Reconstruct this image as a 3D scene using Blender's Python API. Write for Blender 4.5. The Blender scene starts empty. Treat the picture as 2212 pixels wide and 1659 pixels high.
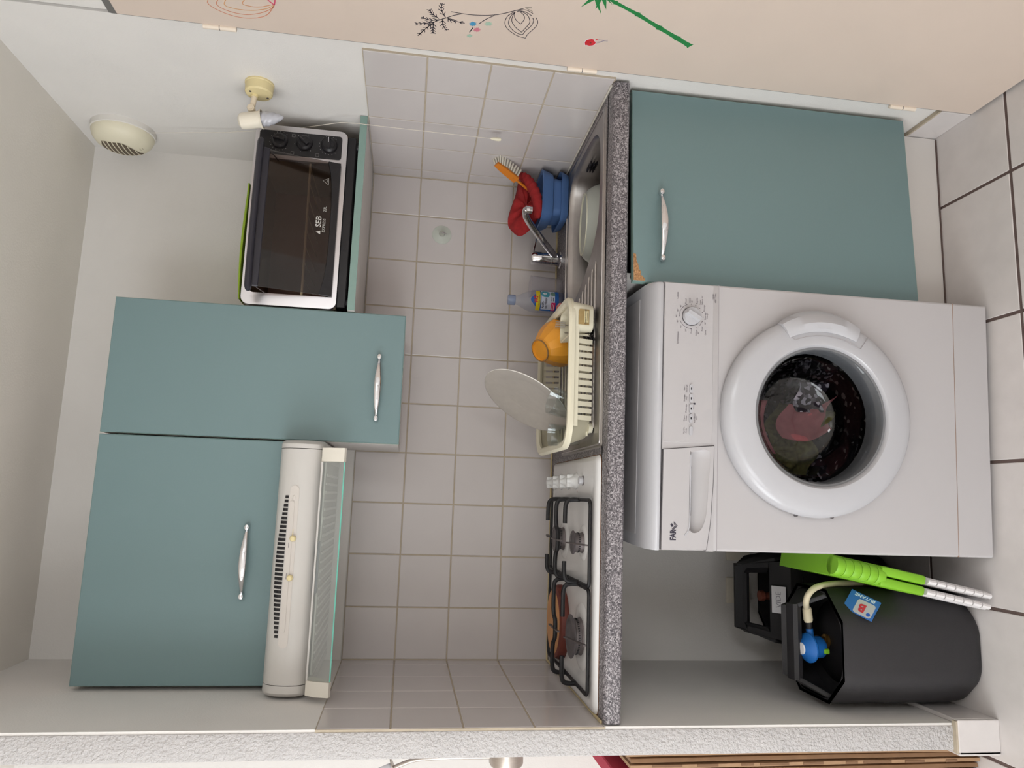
import bpy, bmesh, math, random
from mathutils import Vector, Matrix
random.seed(7)
PI = math.pi
scn = bpy.context.scene
COL = scn.collection

# ------------------------------------------------------------------ camera
# the photograph is taken with the phone held on its side: image-left is up
CAM_P = Vector((0.478, -2.2511, 1.3904))
YAW, PITCH, ROLL = 0.1574, -0.1388, 0.0554
fwd = Vector((math.sin(YAW) * math.cos(PITCH), math.cos(YAW) * math.cos(PITCH), math.sin(PITCH)))
rgt = Vector((math.cos(YAW), -math.sin(YAW), 0))
upv = rgt.cross(fwd)
R2 = rgt * math.cos(ROLL) + upv * math.sin(ROLL)
U2 = -rgt * math.sin(ROLL) + upv * math.cos(ROLL)
cam_d = bpy.data.cameras.new('camera')
cam_d.sensor_width = 36.0
cam_d.lens = 1570.97 / 2212.0 * 36.0
cam_d.clip_start = 0.02
cam = bpy.data.objects.new('camera', cam_d)
COL.objects.link(cam)
mx, my, mz = -U2, R2, -fwd
cam.matrix_world = Matrix(((mx.x, my.x, mz.x, CAM_P.x), (mx.y, my.y, mz.y, CAM_P.y), (mx.z, my.z, mz.z, CAM_P.z), (0, 0, 0, 1)))
scn.camera = cam

# ------------------------------------------------------------------ light
vs = scn.view_settings
vs.view_transform = 'Standard'
vs.look = 'None'
vs.exposure = -0.10
vs.gamma = 1.0
vs.use_curve_mapping = False
cy = scn.cycles
cy.max_bounces = 8; cy.diffuse_bounces = 4; cy.adaptive_threshold = 0.06; cy.adaptive_min_samples = 12; cy.glossy_bounces = 3; cy.transmission_bounces = 4; cy.transparent_max_bounces = 12
cy.caustics_reflective = False; cy.caustics_refractive = False
world = bpy.data.worlds.new('world')
scn.world = world
world.use_nodes = True
wb = world.node_tree.nodes['Background']
wb.inputs['Color'].default_value = (0.86, 0.92, 1.0, 1)
wb.inputs['Strength'].default_value = 1.2
# daylight from the left and rear windows, plus fill from an added right-wall one
def area_light(name, loc, rot, sx, sy, power, colr):
    l = bpy.data.lights.new(name, 'AREA')
    l.shape = 'RECTANGLE'; l.size = sx; l.size_y = sy
    l.energy = power; l.color = colr
    o = bpy.data.objects.new(name, l); COL.objects.link(o)
    o.location = loc; o.rotation_euler = rot
    return o
area_light('daylight_and_fill', (-2.74, -2.35, 1.35), (0, -PI / 2, 0), 1.7, 2.2, 75, (0.945, 0.98, 1.0))
area_light('daylight_and_fill', (-1.85, -4.30, 1.40), (PI / 2, 0, 0), 1.4, 1.5, 38, (0.945, 0.98, 1.0))
area_light('daylight_and_fill', (1.44, -3.42, 1.90), (0, PI / 2, 0), .66, 1.2, 28, (0.945, 0.98, 1.0))  # added fill, no known window here: brightens the left inner wall

# ------------------------------------------------------------------ materials
MATS = {}
def _new(name):
    m = bpy.data.materials.new(name); m.use_nodes = True
    nt = m.node_tree
    return m, nt, nt.nodes['Principled BSDF']
def hexc(r, g, b):
    f = lambda v: ((v / 255) / 12.92 if v / 255 <= .04045 else ((v / 255 + .055) / 1.055) ** 2.4)
    return (f(r), f(g), f(b), 1)
def mat(name, c, rough=.5, metal=0., spec=.5, noise=0., nscale=30., bump=0., bscale=200., bdist=.001, coat=0., trans=0., ior=1.45, sss=0., stretch=None, detail=3.):
    if name in MATS: return MATS[name]
    m, nt, p = _new(name)
    c = hexc(*c)
    p.inputs['Base Color'].default_value = c
    p.inputs['Roughness'].default_value = rough
    p.inputs['Metallic'].default_value = metal
    p.inputs['Specular IOR Level'].default_value = spec
    p.inputs['IOR'].default_value = ior
    if coat: p.inputs['Coat Weight'].default_value = coat; p.inputs['Coat Roughness'].default_value = .08
    if trans: p.inputs['Transmission Weight'].default_value = trans
    if sss: p.inputs['Subsurface Weight'].default_value = sss; p.inputs['Subsurface Radius'].default_value = (.01, .01, .01)
    tc = nt.nodes.new('ShaderNodeTexCoord')
    src = tc.outputs['Object']
    if stretch:
        mp = nt.nodes.new('ShaderNodeMapping'); mp.inputs['Scale'].default_value = stretch
        nt.links.new(src, mp.inputs['Vector']); src = mp.outputs['Vector']
    if noise:
        n = nt.nodes.new('ShaderNodeTexNoise'); n.inputs['Scale'].default_value = nscale; n.inputs['Detail'].default_value = detail
        nt.links.new(src, n.inputs['Vector'])
        r = nt.nodes.new('ShaderNodeMapRange')
        r.inputs['From Min'].default_value = .3; r.inputs['From Max'].default_value = .7
        r.inputs['To Min'].default_value = 1 - noise; r.inputs['To Max'].default_value = 1 + noise
        nt.links.new(n.outputs['Fac'], r.inputs['Value'])
        mul = nt.nodes.new('ShaderNodeVectorMath'); mul.operation = 'SCALE'
        mul.inputs[0].default_value = c[:3]
        nt.links.new(r.outputs['Result'], mul.inputs['Scale'])
        nt.links.new(mul.outputs['Vector'], p.inputs['Base Color'])
    if bump:
        n2 = nt.nodes.new('ShaderNodeTexNoise'); n2.inputs['Scale'].default_value = bscale; n2.inputs['Detail'].default_value = 3
        nt.links.new(src, n2.inputs['Vector'])
        b = nt.nodes.new('ShaderNodeBump'); b.inputs['Strength'].default_value = bump; b.inputs['Distance'].default_value = bdist
        nt.links.new(n2.outputs['Fac'], b.inputs['Height'])
        nt.links.new(b.outputs['Normal'], p.inputs['Normal'])
    MATS[name] = m
    return m
def ramp_mat(name, stops, scale, rough=.5, kind='noise', bump=0., spec=.5, detail=2., metal=0.):
    m, nt, p = _new(name)
    tc = nt.nodes.new('ShaderNodeTexCoord')
    if kind == 'noise':
        n = nt.nodes.new('ShaderNodeTexNoise'); n.inputs['Scale'].default_value = scale; n.inputs['Detail'].default_value = detail
        out = n.outputs['Fac']
    else:
        n = nt.nodes.new('ShaderNodeTexVoronoi'); n.inputs['Scale'].default_value = scale
        sep = nt.nodes.new('ShaderNodeSeparateColor'); nt.links.new(n.outputs['Color'], sep.inputs['Color'])
        out = sep.outputs['Red']
    nt.links.new(tc.outputs['Object'], n.inputs['Vector'])
    r = nt.nodes.new('ShaderNodeValToRGB')
    e = r.color_ramp.elements
    while len(e) < len(stops): e.new(.5)
    for k, (pos, c) in enumerate(stops):
        e[k].position = pos; e[k].color = hexc(*c)
    nt.links.new(out, r.inputs['Fac'])
    nt.links.new(r.outputs['Color'], p.inputs['Base Color'])
    p.inputs['Roughness'].default_value = rough
    p.inputs['Specular IOR Level'].default_value = spec
    p.inputs['Metallic'].default_value = metal
    if bump:
        b = nt.nodes.new('ShaderNodeBump'); b.inputs['Strength'].default_value = bump; b.inputs['Distance'].default_value = .001
        nt.links.new(out, b.inputs['Height']); nt.links.new(b.outputs['Normal'], p.inputs['Normal'])
    MATS[name] = m
    return m
def thin_glass(name, tint=(1, 1, 1), rough=.02, ior=1.45, haze=0., hazec=(.8, .8, .8)):
    m = bpy.data.materials.new(name); m.use_nodes = True
    nt = m.node_tree; nt.nodes.clear()
    o = nt.nodes.new('ShaderNodeOutputMaterial')
    t = nt.nodes.new('ShaderNodeBsdfTransparent'); t.inputs['Color'].default_value = (*tint, 1)
    g = nt.nodes.new('ShaderNodeBsdfGlossy'); g.inputs['Roughness'].default_value = rough
    lw = nt.nodes.new('ShaderNodeLayerWeight'); lw.inputs['Blend'].default_value = .5
    pw = nt.nodes.new('ShaderNodeMath'); pw.operation = 'POWER'; pw.inputs[1].default_value = 4.0
    nt.links.new(lw.outputs['Facing'], pw.inputs[0])
    f0 = ((ior - 1) / (ior + 1)) ** 2
    f = nt.nodes.new('ShaderNodeMath'); f.operation = 'MULTIPLY_ADD'; f.inputs[1].default_value = .55; f.inputs[2].default_value = f0
    nt.links.new(pw.outputs[0], f.inputs[0])
    mx_ = nt.nodes.new('ShaderNodeMixShader')
    base = t.outputs[0]
    if haze:
        d = nt.nodes.new('ShaderNodeBsdfDiffuse'); d.inputs['Color'].default_value = (*hazec, 1)
        h = nt.nodes.new('ShaderNodeMixShader'); h.inputs['Fac'].default_value = haze
        nt.links.new(t.outputs[0], h.inputs[1]); nt.links.new(d.outputs[0], h.inputs[2])
        base = h.outputs[0]
    nt.links.new(f.outputs[0], mx_.inputs['Fac'])
    nt.links.new(base, mx_.inputs[1]); nt.links.new(g.outputs[0], mx_.inputs[2])
    nt.links.new(mx_.outputs[0], o.inputs['Surface'])
    MATS[name] = m
    return m

WHITE_PAINT = mat('wall_paint', (226, 222, 218), .75, noise=.02, nscale=6, bump=.25, bscale=260, bdist=.002)
CEIL_PAINT = mat('ceiling_paint', (234, 229, 221), .8, noise=.02, nscale=5, bump=.2, bscale=200, bdist=.002)
CREPI = mat('rough_render', (192, 188, 187), .7, noise=.03, nscale=20, bump=1., bscale=165, bdist=.006)
TILE_W = mat('wall_tile_glaze', (200, 193, 191), .14, noise=.012, nscale=9, bump=.05, bscale=14, bdist=.004)
GROUT = mat('wall_grout', (182, 169, 150), .9, noise=.08, nscale=40)
FLOOR_T = mat('floor_tile_glaze', (210, 204, 202), .28, noise=.045, nscale=14, detail=6)
FLOOR_G = mat('floor_grout', (96, 80, 76), .95, noise=.12, nscale=60)
TEAL = mat('teal_laminate', (112, 135, 137), .42, noise=.012, nscale=300)
TEAL_L = mat('teal_edging', (128, 154, 146), .4)
MELA = mat('white_melamine', (214, 209, 205), .45)
EDGE_CREAM = mat('cream_edging', (206, 196, 172), .5)
CHIP = ramp_mat('chipboard', [(.3, (130, 92, 60)), (.7, (196, 150, 104))], 260, .9)
GRANITE = ramp_mat('speckled_laminate', [(.05, (66, 62, 66)), (.35, (98, 93, 96)), (.65, (124, 118, 121)), (.95, (172, 166, 168))], 400, .42, kind='voronoi')
STEEL = mat('stainless_steel', (178, 174, 172), .33, metal=1., noise=.05, nscale=60, stretch=(1, 12, 12))
STEEL_D = mat('stainless_bowl', (168, 163, 160), .38, metal=1., noise=.05, nscale=40)
CHROME = mat('chrome', (225, 225, 228), .07, metal=1.)
ENAMEL = mat('white_enamel', (226, 224, 223), .22, spec=.6)
APPL = mat('white_appliance', (184, 180, 181), .35)
APPL2 = mat('white_plastic_gloss', (184, 183, 187), .22, spec=.6)
HOODW = mat('hood_white', (200, 196, 191), .4)
CREAM = mat('cream_plastic', (226, 219, 196), .45)
YELLOWED = mat('yellowed_plastic', (222, 206, 158), .5)
IVORY = mat('ivory_plastic', (232, 224, 208), .45)
BLACK = mat('black_plastic', (30, 28, 31), .4)
BLACK_M = mat('matte_black_plastic', (40, 38, 40), .62, noise=.06, nscale=300, bump=.25, bscale=500)
IRON = mat('black_cast_iron', (26, 24, 26), .55, bump=.15, bscale=400)
IRON_W = mat('worn_iron', (96, 88, 88), .5, metal=.4)
BURNER = mat('burner_alloy', (120, 112, 112), .5, metal=.5, noise=.15, nscale=60)
SEAM = mat('seam_grey', (92, 88, 90), .7)
SEAM_L = mat('seam_light', (168, 162, 164), .6)
RUBBER = mat('dark_rubber', (38, 36, 38), .6)
GREY_FR = mat('grey_frame', (112, 110, 107), .6)
BEIGE = mat('beige_door_paint', (214, 197, 184), .45, noise=.012, nscale=8)
HINGE = mat('hinge_cream', (228, 214, 198), .4)
CLEAR = thin_glass('clear_glass', (.93, .95, .95), .02, 1.75)
SMOKE = thin_glass('tinted_oven_glass', (.52, .47, .45), .03, 1.5)
PORT = thin_glass('porthole_glass', (.72, .74, .76), .02, 1.6)
VISOR = thin_glass('visor_glass', (.90, .93, .91), .03, 1.35, haze=.12)
VISOR_E = mat('glass_edge_green', (98, 176, 158), .2, spec=.8)
PETC = thin_glass('clear_plastic', (.90, .91, .94), .08, 1.35, haze=.10, hazec=(.75, .77, .85))
CUPC = thin_glass('clear_cup_plastic', (.92, .91, .93), .08, 1.3, haze=.08)
FROST = mat('frosted_plastic', (196, 200, 192), .35, trans=.25, sss=.0)
BLUE = mat('blue_plastic', (84, 116, 168), .42, bump=.08, bscale=300)
RED = mat('red_microfibre', (156, 36, 38), .9, noise=.12, nscale=120, bump=.5, bscale=600, bdist=.002)
ORANGE = mat('orange_ceramic', (232, 158, 52), .3, noise=.04, nscale=40)
ORANGE_P = mat('orange_plastic', (206, 120, 30), .4)
BRISTLE = mat('white_bristle', (232, 226, 212), .7)
PLATE = mat('stoneware_plate', (166, 158, 150), .35, noise=.03, nscale=60)
LIME = mat('lime_plastic', (124, 182, 40), .45)
LIME_D = mat('green_tray_plastic', (138, 164, 44), .5)
REGB = mat('regulator_blue', (30, 102, 180), .45)
HOSE = mat('gas_hose', (208, 196, 168), .55)
BRASS = mat('brass', (150, 116, 62), .4, metal=.9)
RUSTY = mat('rusty_cap', (120, 62, 46), .7)
PAPER = mat('white_label', (226, 224, 228), .6)
INK = mat('grey_ink', (108, 100, 106), .7)
INK_D = mat('dark_ink', (52, 48, 62), .6)
CARD = mat('cardboard', (150, 118, 90), .9, noise=.08, nscale=30)
CARD_L = mat('cardboard_pale', (166, 134, 104), .9, noise=.08, nscale=30)
REDBOX = mat('crimson_board', (176, 44, 70), .7)
BULBG = mat('white_bulb', (214, 214, 222), .12, trans=.3, spec=.7)
PINKC = mat('pink_cloth', (196, 118, 122), .9, noise=.1, nscale=60)
OLIVEC = mat('olive_cloth', (112, 106, 62), .95, noise=.35, nscale=90)
DARKC = ramp_mat('dark_floral_cloth', [(.45, (42, 34, 44)), (.70, (60, 48, 62)), (.76, (200, 192, 202))], 110, .9, kind='voronoi')
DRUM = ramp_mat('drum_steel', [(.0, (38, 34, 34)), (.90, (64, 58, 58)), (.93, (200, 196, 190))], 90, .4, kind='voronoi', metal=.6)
PLATE_T = mat('hot_plate_tan', (206, 150, 98), .6, noise=.1, nscale=14)
PLATE_B = mat('hot_plate_brown', (112, 54, 44), .55, noise=.1, nscale=30)
SPONGE = mat('pink_sponge', (214, 136, 126), .95, bump=.5, bscale=300)

# ------------------------------------------------------------------ mesh helpers
MW = {}
def V(*a): return Vector(a)
def nb(): return bmesh.new()
def obj(name, bm, material, parent=None, world=False, smooth=True, angle=35):
    if world and parent is not None:
        bmesh.ops.transform(bm, matrix=MW[parent.name].inverted(), verts=bm.verts)
    bmesh.ops.recalc_face_normals(bm, faces=bm.faces)
    me = bpy.data.meshes.new(name)
    if smooth:
        for f in bm.faces: f.smooth = True
    bm.to_mesh(me); bm.free()
    if smooth: me.set_sharp_from_angle(angle=math.radians(angle))
    ms = material if isinstance(material, (list, tuple)) else [material]
    for m in ms: me.materials.append(m)
    o = bpy.data.objects.new(name, me); COL.objects.link(o)
    if parent is not None:
        o.parent = parent; MW[o.name] = MW[parent.name]
    else:
        MW[o.name] = Matrix.Identity(4)
    return o
def tag(o, label, cat, group=None, kind=None):
    o['label'] = label; o['category'] = cat
    if group: o['group'] = group
    if kind: o['kind'] = kind
    return o
def struct(name, bm, m, **k):
    o = obj(name, bm, m, **k)
    if o.parent is None: o['kind'] = 'structure'
    return o
def thing(name, label, cat, loc=(0, 0, 0), rot=(0, 0, 0), group=None):
    o = bpy.data.objects.new(name, None); COL.objects.link(o)
    o.empty_display_size = .05
    o.location = loc; o.rotation_euler = rot
    from mathutils import Euler
    MW[o.name] = Matrix.Translation(Vector(loc)) @ Euler(rot).to_matrix().to_4x4()
    tag(o, label, cat, group)
    return o
def shared(name, o, parent, loc=(0, 0, 0), rot=(0, 0, 0)):
    c = o.copy(); c.name = name; COL.objects.link(c); c.parent = parent
    c.location = loc; c.rotation_euler = rot
    MW[c.name] = MW[parent.name] @ c.matrix_basis
    return c
def box(bm, x0, x1, y0, y1, z0, z1, bev=0., seg=2):
    r = bmesh.ops.create_cube(bm, size=1)
    vv = r['verts']
    for v in vv:
        v.co = V((x0 + x1) / 2 + v.co.x * (x1 - x0), (y0 + y1) / 2 + v.co.y * (y1 - y0), (z0 + z1) / 2 + v.co.z * (z1 - z0))
    if bev:
        ee = list({e for v in vv for e in v.link_edges})
        bmesh.ops.bevel(bm, geom=ee, offset=bev, segments=seg, profile=.5, affect='EDGES')
    return bm
def B(x0, x1, y0, y1, z0, z1, bev=0., seg=2): return box(nb(), x0, x1, y0, y1, z0, z1, bev, seg)
def loft(bm, rings, close=True, cap0=True, cap1=True):
    vr = [[bm.verts.new(p) for p in r] for r in rings]
    n = len(vr[0])
    for a, b in zip(vr, vr[1:]):
        for i in range(n if close else n - 1):
            j = (i + 1) % n
            bm.faces.new((a[i], a[j], b[j], b[i]))
    if close and cap0 and n > 2: bm.faces.new(list(reversed(vr[0])))
    if close and cap1 and n > 2: bm.faces.new(vr[-1])
    return bm
def frame(axis):
    a = Vector(axis).normalized()
    t = V(0, 0, 1) if abs(a.z) < .9 else V(1, 0, 0)
    u = t.cross(a).normalized(); w = a.cross(u)
    return a, u, w
def lathe(bm, prof, o=(0, 0, 0), axis=(0, 0, 1), n=32, cap0=True, cap1=True, sx=1., sy=1.):
    a, u, w = frame(axis); o = Vector(o)
    rings = []
    for r, h in prof:
        r = max(r, 1e-5)
        rings.append([o + a * h + u * (r * sx * math.cos(2 * PI * k / n)) + w * (r * sy * math.sin(2 * PI * k / n)) for k in range(n)])
    return loft(bm, rings, True, cap0, cap1)
def L(prof, o=(0, 0, 0), axis=(0, 0, 1), n=32, **k): return lathe(nb(), prof, o, axis, n, **k)
def cyl(bm, p0, p1, r0, r1=None, n=16):
    p0, p1 = Vector(p0), Vector(p1); d = p1 - p0
    return lathe(bm, [(r0, 0), (r0 if r1 is None else r1, d.length)], p0, d, n)
def smooth_path(pts, per=6, closed=False):
    P = [Vector(p) for p in pts]; out = []; n = len(P)
    for i in range(n if closed else n - 1):
        if closed: a, b, c, d = P[i - 1], P[i], P[(i + 1) % n], P[(i + 2) % n]
        else: a, b, c, d = P[max(i - 1, 0)], P[i], P[i + 1], P[min(i + 2, n - 1)]
        for k in range(per):
            t = k / per
            out.append(.5 * ((2 * b) + (c - a) * t + (2 * a - 5 * b + 4 * c - d) * t * t + (3 * b - a - 3 * c + d) * t ** 3))
    if not closed: out.append(P[-1])
    return out
def tube(bm, pts, r, n=8, closed=False, flat=None):
    P = [Vector(p) for p in pts]; m = len(P)
    rr = r if isinstance(r, (list, tuple)) else [r] * m
    T = []
    for i in range(m):
        a = P[i - 1] if (i > 0 or closed) else P[i]; b = P[(i + 1) % m] if (i < m - 1 or closed) else P[i]
        T.append((b - a).normalized())
    _, u, w = frame(T[0])
    rings = []
    for i in range(m):
        if i:
            q = T[i - 1].rotation_difference(T[i]); u = q @ u
        w = T[i].cross(u).normalized(); u = w.cross(T[i]).normalized()
        if flat:
            fu, fw = flat
            rings.append([P[i] + u * (rr[i] * fu * math.cos(2 * PI * k / n)) + w * (rr[i] * fw * math.sin(2 * PI * k / n)) for k in range(n)])
        else:
            rings.append([P[i] + u * (rr[i] * math.cos(2 * PI * k / n)) + w * (rr[i] * math.sin(2 * PI * k / n)) for k in range(n)])
    if closed:
        rings.append(rings[0])
        vr = [[bm.verts.new(p) for p in q] for q in rings[:-1]]
        vr.append(vr[0])
        for a, b in zip(vr, vr[1:]):
            for i in range(n):
                bm.faces.new((a[i], a[(i + 1) % n], b[(i + 1) % n], b[i]))
        return bm
    return loft(bm, rings)
def Tb(pts, r, n=8, **k): return tube(nb(), pts, r, n, **k)
def rrect(x0, x1, y0, y1, r, n=6):
    out = []
    for cx, cy, a0 in ((x1 - r, y1 - r, 0), (x0 + r, y1 - r, PI / 2), (x0 + r, y0 + r, PI), (x1 - r, y0 + r, 1.5 * PI)):
        for k in range(n + 1):
            a = a0 + PI / 2 * k / n
            out.append((cx + r * math.cos(a), cy + r * math.sin(a)))
    return out
def prism(bm, poly, o, u, v, w):
    """poly in (u,v) extruded by vector w"""
    o, u, v, w = Vector(o), Vector(u), Vector(v), Vector(w)
    a = [o + u * p + v * q for p, q in poly]
    return loft(bm, [a, [p + w for p in a]])
def Pm(poly, o, u, v, w): return prism(nb(), poly, o, u, v, w)
def holed(bm, outer, inner, z):
    """flat sheet between two closed outlines"""
    vs_, es = [], []
    for ring in (outer, inner):
        r = [bm.verts.new((p[0], p[1], z)) for p in ring]
        es += [bm.edges.new((r[i], r[(i + 1) % len(r)])) for i in range(len(r))]
    bmesh.ops.triangle_fill(bm, use_beauty=True, use_dissolve=False, edges=es)
    return bm
def ribbon(bm, pts, wd, o, u, v, w):
    """flat printed line: pts (p,q) in the plane u,v, thickness vector w"""
    m = len(pts)
    L_, R_ = [], []
    for i, (p, q) in enumerate(pts):
        a = pts[max(i - 1, 0)]; b = pts[min(i + 1, m - 1)]
        dx, dy = b[0] - a[0], b[1] - a[1]; l = math.hypot(dx, dy) or 1
        ww = wd[i] if isinstance(wd, (list, tuple)) else wd
        nx, ny = -dy / l * ww / 2, dx / l * ww / 2
        L_.append((p + nx, q + ny)); R_.append((p - nx, q - ny))
    prism(bm, L_ + R_[::-1], o, u, v, w)
    return bm
def spl2(pts, per=6): return [(p.x, p.y) for p in smooth_path([(a, b, 0) for a, b in pts], per)]
def text(name, s, size, o, u, v, m, parent, align='CENTER', squeeze=1., bend=None, thick=.0003, bold=0.):
    """flat lettering in the plane (u right, v up) at local o of parent"""
    cu = bpy.data.curves.new(name, 'FONT'); cu.body = s; cu.size = size; cu.align_x = align; cu.align_y = 'CENTER'
    cu.resolution_u = 3; cu.offset = bold
    t = bpy.data.objects.new(name, cu); COL.objects.link(t)
    me = bpy.data.meshes.new_from_object(t.evaluated_get(bpy.context.evaluated_depsgraph_get()))
    bpy.data.objects.remove(t); bpy.data.curves.remove(cu)
    o, u, v = Vector(o), Vector(u).normalized(), Vector(v).normalized(); w = u.cross(v)
    for q in me.vertices:
        if bend: q.co = bend(q.co.x * squeeze, q.co.y)
        else: q.co = o + u * (q.co.x * squeeze) + v * q.co.y + w * thick
    me.materials.append(m); me.name = name
    r = bpy.data.objects.new(name, me); COL.objects.link(r); r.parent = parent
    MW[r.name] = MW[parent.name]
    return r

# ------------------------------------------------------------------ the room
W = 1.495          # tiled face of the right wall
CZ = 2.385         # ceiling
TP = .152          # wall tile pitch
RX0, RY0 = -2.80, -4.36
ZT = 1.544         # top of wall tiles
# floor: screed + single tiles
fl = struct('floor', B(RX0 - .1, W + .12, RY0 - .1, .12, -.06, -.0015), FLOOR_G)
PX, PY = .344, .344
gx0, gy0 = 1.290, -.455
tiles_made = {}
def clip_tiles(lo, hi, first, pitch, gap):
    out = []; k = math.floor((lo - first) / pitch)
    while first + k * pitch < hi:
        a = max(first + k * pitch + gap / 2, lo); b = min(first + (k + 1) * pitch - gap / 2, hi)
        if b - a > .006: out.append((a, b))
        k += 1
    return out
def tile_obj(sx, sy, th, m, key, bev):
    """one tile mesh of a size, lying in xy with its face at z=0, shared by all alike"""
    k = (key, round(sx, 4), round(sy, 4))
    if k not in tiles_made:
        me_bm = nb()
        a = [(-sx / 2, -sy / 2), (sx / 2, -sy / 2), (sx / 2, sy / 2), (-sx / 2, sy / 2)]
        b = [(p * (1 - 2 * bev / sx), q * (1 - 2 * bev / sy)) for p, q in a]
        loft(me_bm, [[V(p, q, -th) for p, q in a], [V(p, q, -bev * .6) for p, q in a], [V(p, q, 0) for p, q in b]])
        bmesh.ops.recalc_face_normals(me_bm, faces=me_bm.faces)
        me = bpy.data.meshes.new('tile'); me_bm.to_mesh(me); me_bm.free(); me.materials.append(m)
        tiles_made[k] = me
    return tiles_made[k]
def put_tile(me, parent, mtx):
    o = bpy.data.objects.new('tile', me); COL.objects.link(o); o.parent = parent; o.matrix_local = mtx
    return o
def planes(o, u, v):
    u, v = Vector(u), Vector(v); w = u.cross(v); o = Vector(o)
    return Matrix(((u.x, v.x, w.x, o.x), (u.y, v.y, w.y, o.y), (u.z, v.z, w.z, o.z), (0, 0, 0, 1)))
for x0, x1 in clip_tiles(RX0, W, gx0, PX, .008):
    for y0, y1 in clip_tiles(RY0, 0, gy0, PY, .008):
        put_tile(tile_obj(x1 - x0, y1 - y0, .008, FLOOR_T, 'floor', .0015), fl,
                 Matrix.Translation(V((x0 + x1) / 2, (y0 + y1) / 2, random.uniform(-.0003, .0003))))
struct('ceiling', B(RX0 - .1, W + .12, RY0 - .1, .12, CZ, CZ + .1), CEIL_PAINT)
# back wall (goes on behind the partition into the room on the left)
wbk = struct('wall_back', B(RX0 - .1, W + .12, .006, .12, -.05, CZ + .05), WHITE_PAINT)
ROWS = [(ZT - (k + 1) * TP, ZT - k * TP) for k in range(4)]
gb = obj('grout', B(0.0, W, .0015, .0062, .934, ZT), GROUT, wbk)
XB = [0.0] + [W - .1301 - TP * i for i in range(9, 0, -1)][1:] + [W - .1301, W]
XB = [0.0] + sorted(W - .1301 - TP * (i - 1) for i in range(1, 10)) + [W]
def tile_grid(parent, us, rows, to_m, key):
    for a, b in zip(us, us[1:]):
        if b - a < .012: continue
        for z0, z1 in rows:
            g = .0020
            put_tile(tile_obj(b - a - 2 * g, z1 - z0 - 2 * g, .006, TILE_W, key, .0012), parent, to_m((a + b) / 2, (z0 + z1) / 2))
tile_grid(wbk, XB, ROWS, lambda a, z: planes((a, random.uniform(-.0002, .0002), z), (1, 0, 0), (0, 0, 1)), 'wall')
# right wall with the door opening
DY0, DY1, DZ = -1.56, -.694, 2.084
bm = nb()
box(bm, W + .006, W + .12, -.6835, .12, -.05, CZ + .05)
tz0, tz1, ty0, ty1 = 1.52, 2.28, -4.06, -2.78  # opening for the added fill window, out of view
box(bm, W + .006, W + .12, RY0 - .1, ty0, -.05, CZ + .05); box(bm, W + .006, W + .12, ty1, DY0, -.05, CZ + .05)
box(bm, W + .006, W + .12, ty0, ty1, -.05, tz0); box(bm, W + .006, W + .12, ty0, ty1, tz1, CZ + .05)
box(bm, W + .006, W + .12, DY0, -.694, DZ, CZ + .05)
wr = struct('wall_right', bm, WHITE_PAINT)
obj('grout', B(W + .0015, W + .0062, -.664, 0, .934, ZT), GROUT, wr)
YR = [-.6645 + TP * k for k in range(5)] + [0.0]
tile_grid(wr, YR, ROWS, lambda a, z: planes((W, a, z), (0, -1, 0), (0, 0, 1)), 'wall')
# partition on the left of the niche: thin wall with a rough rendered end
wl = struct('wall_left', B(-.060, -.006, -.640, .01, -.05, CZ + .05, .004, 2), [WHITE_PAINT])
wl.data.materials[0] = CREPI
obj('inner_plaster', B(-.0065, -.001, -.637, .006, 0.0, .936), WHITE_PAINT, wl)
obj('inner_plaster', B(-.0065, -.001, -.637, .006, ZT, CZ), WHITE_PAINT, wl)
obj('grout', B(-.0065, -.0015, -.638, 0, .934, ZT), GROUT, wl)
YL = [-.638] + [-.49, -.345, -.20, -.055] + [0.0]
tile_grid(wl, YL, ROWS, lambda a, z: planes((0, a, z), (0, 1, 0), (0, 0, 1)), 'wall')
obj('corner_joint', B(W - .0025, W + .002, -.0025, .002, .937, ZT), GROUT, wbk)
obj('corner_joint', B(-.002, .0025, -.0025, .002, .937, ZT), GROUT, wbk)
# the rest of the room, with its two windows and an added third
bm = nb()
wy0, wy1, wz0, wz1 = -3.50, -1.22, .48, 2.22
box(bm, RX0 - .1, RX0, RY0 - .1, wy0, -.05, CZ + .05); box(bm, RX0 - .1, RX0, wy1, .12, -.05, CZ + .05)
box(bm, RX0 - .1, RX0, wy0, wy1, -.05, wz0); box(bm, RX0 - .1, RX0, wy0, wy1, wz1, CZ + .05)
struct('wall_far_left', bm, WHITE_PAINT)
bm = nb()
vx0, vx1, vz0, vz1 = -2.60, -1.10, .62, 2.18
box(bm, RX0 - .1, vx0, RY0 - .1, RY0, -.05, CZ + .05); box(bm, vx1, W + .12, RY0 - .1, RY0, -.05, CZ + .05)
box(bm, vx0, vx1, RY0 - .1, RY0, -.05, vz0); box(bm, vx0, vx1, RY0 - .1, RY0, vz1, CZ + .05)
struct('wall_rear', bm, WHITE_PAINT)
def window(name, u0, u1, z0, z1, mk):
    bm = nb()
    for a, b, c, d in ((u0, u0 + .05, z0, z1), (u1 - .05, u1, z0, z1), (u0 + .05, u1 - .05, z0, z0 + .05), (u0 + .05, u1 - .05, z1 - .05, z1), ((u0 + u1) / 2 - .04, (u0 + u1) / 2 + .04, z0 + .05, z1 - .05)):
        mk(bm, a, b, c, d, .05)
    o = struct(name, bm, mat('window_white', (232, 232, 232), .4))
    for a, b in ((u0 + .05, (u0 + u1) / 2 - .04), ((u0 + u1) / 2 + .04, u1 - .05)):
        p = nb(); mk(p, a, b, z0 + .05, z1 - .05, .006); obj('pane', p, CLEAR, o)
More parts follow.
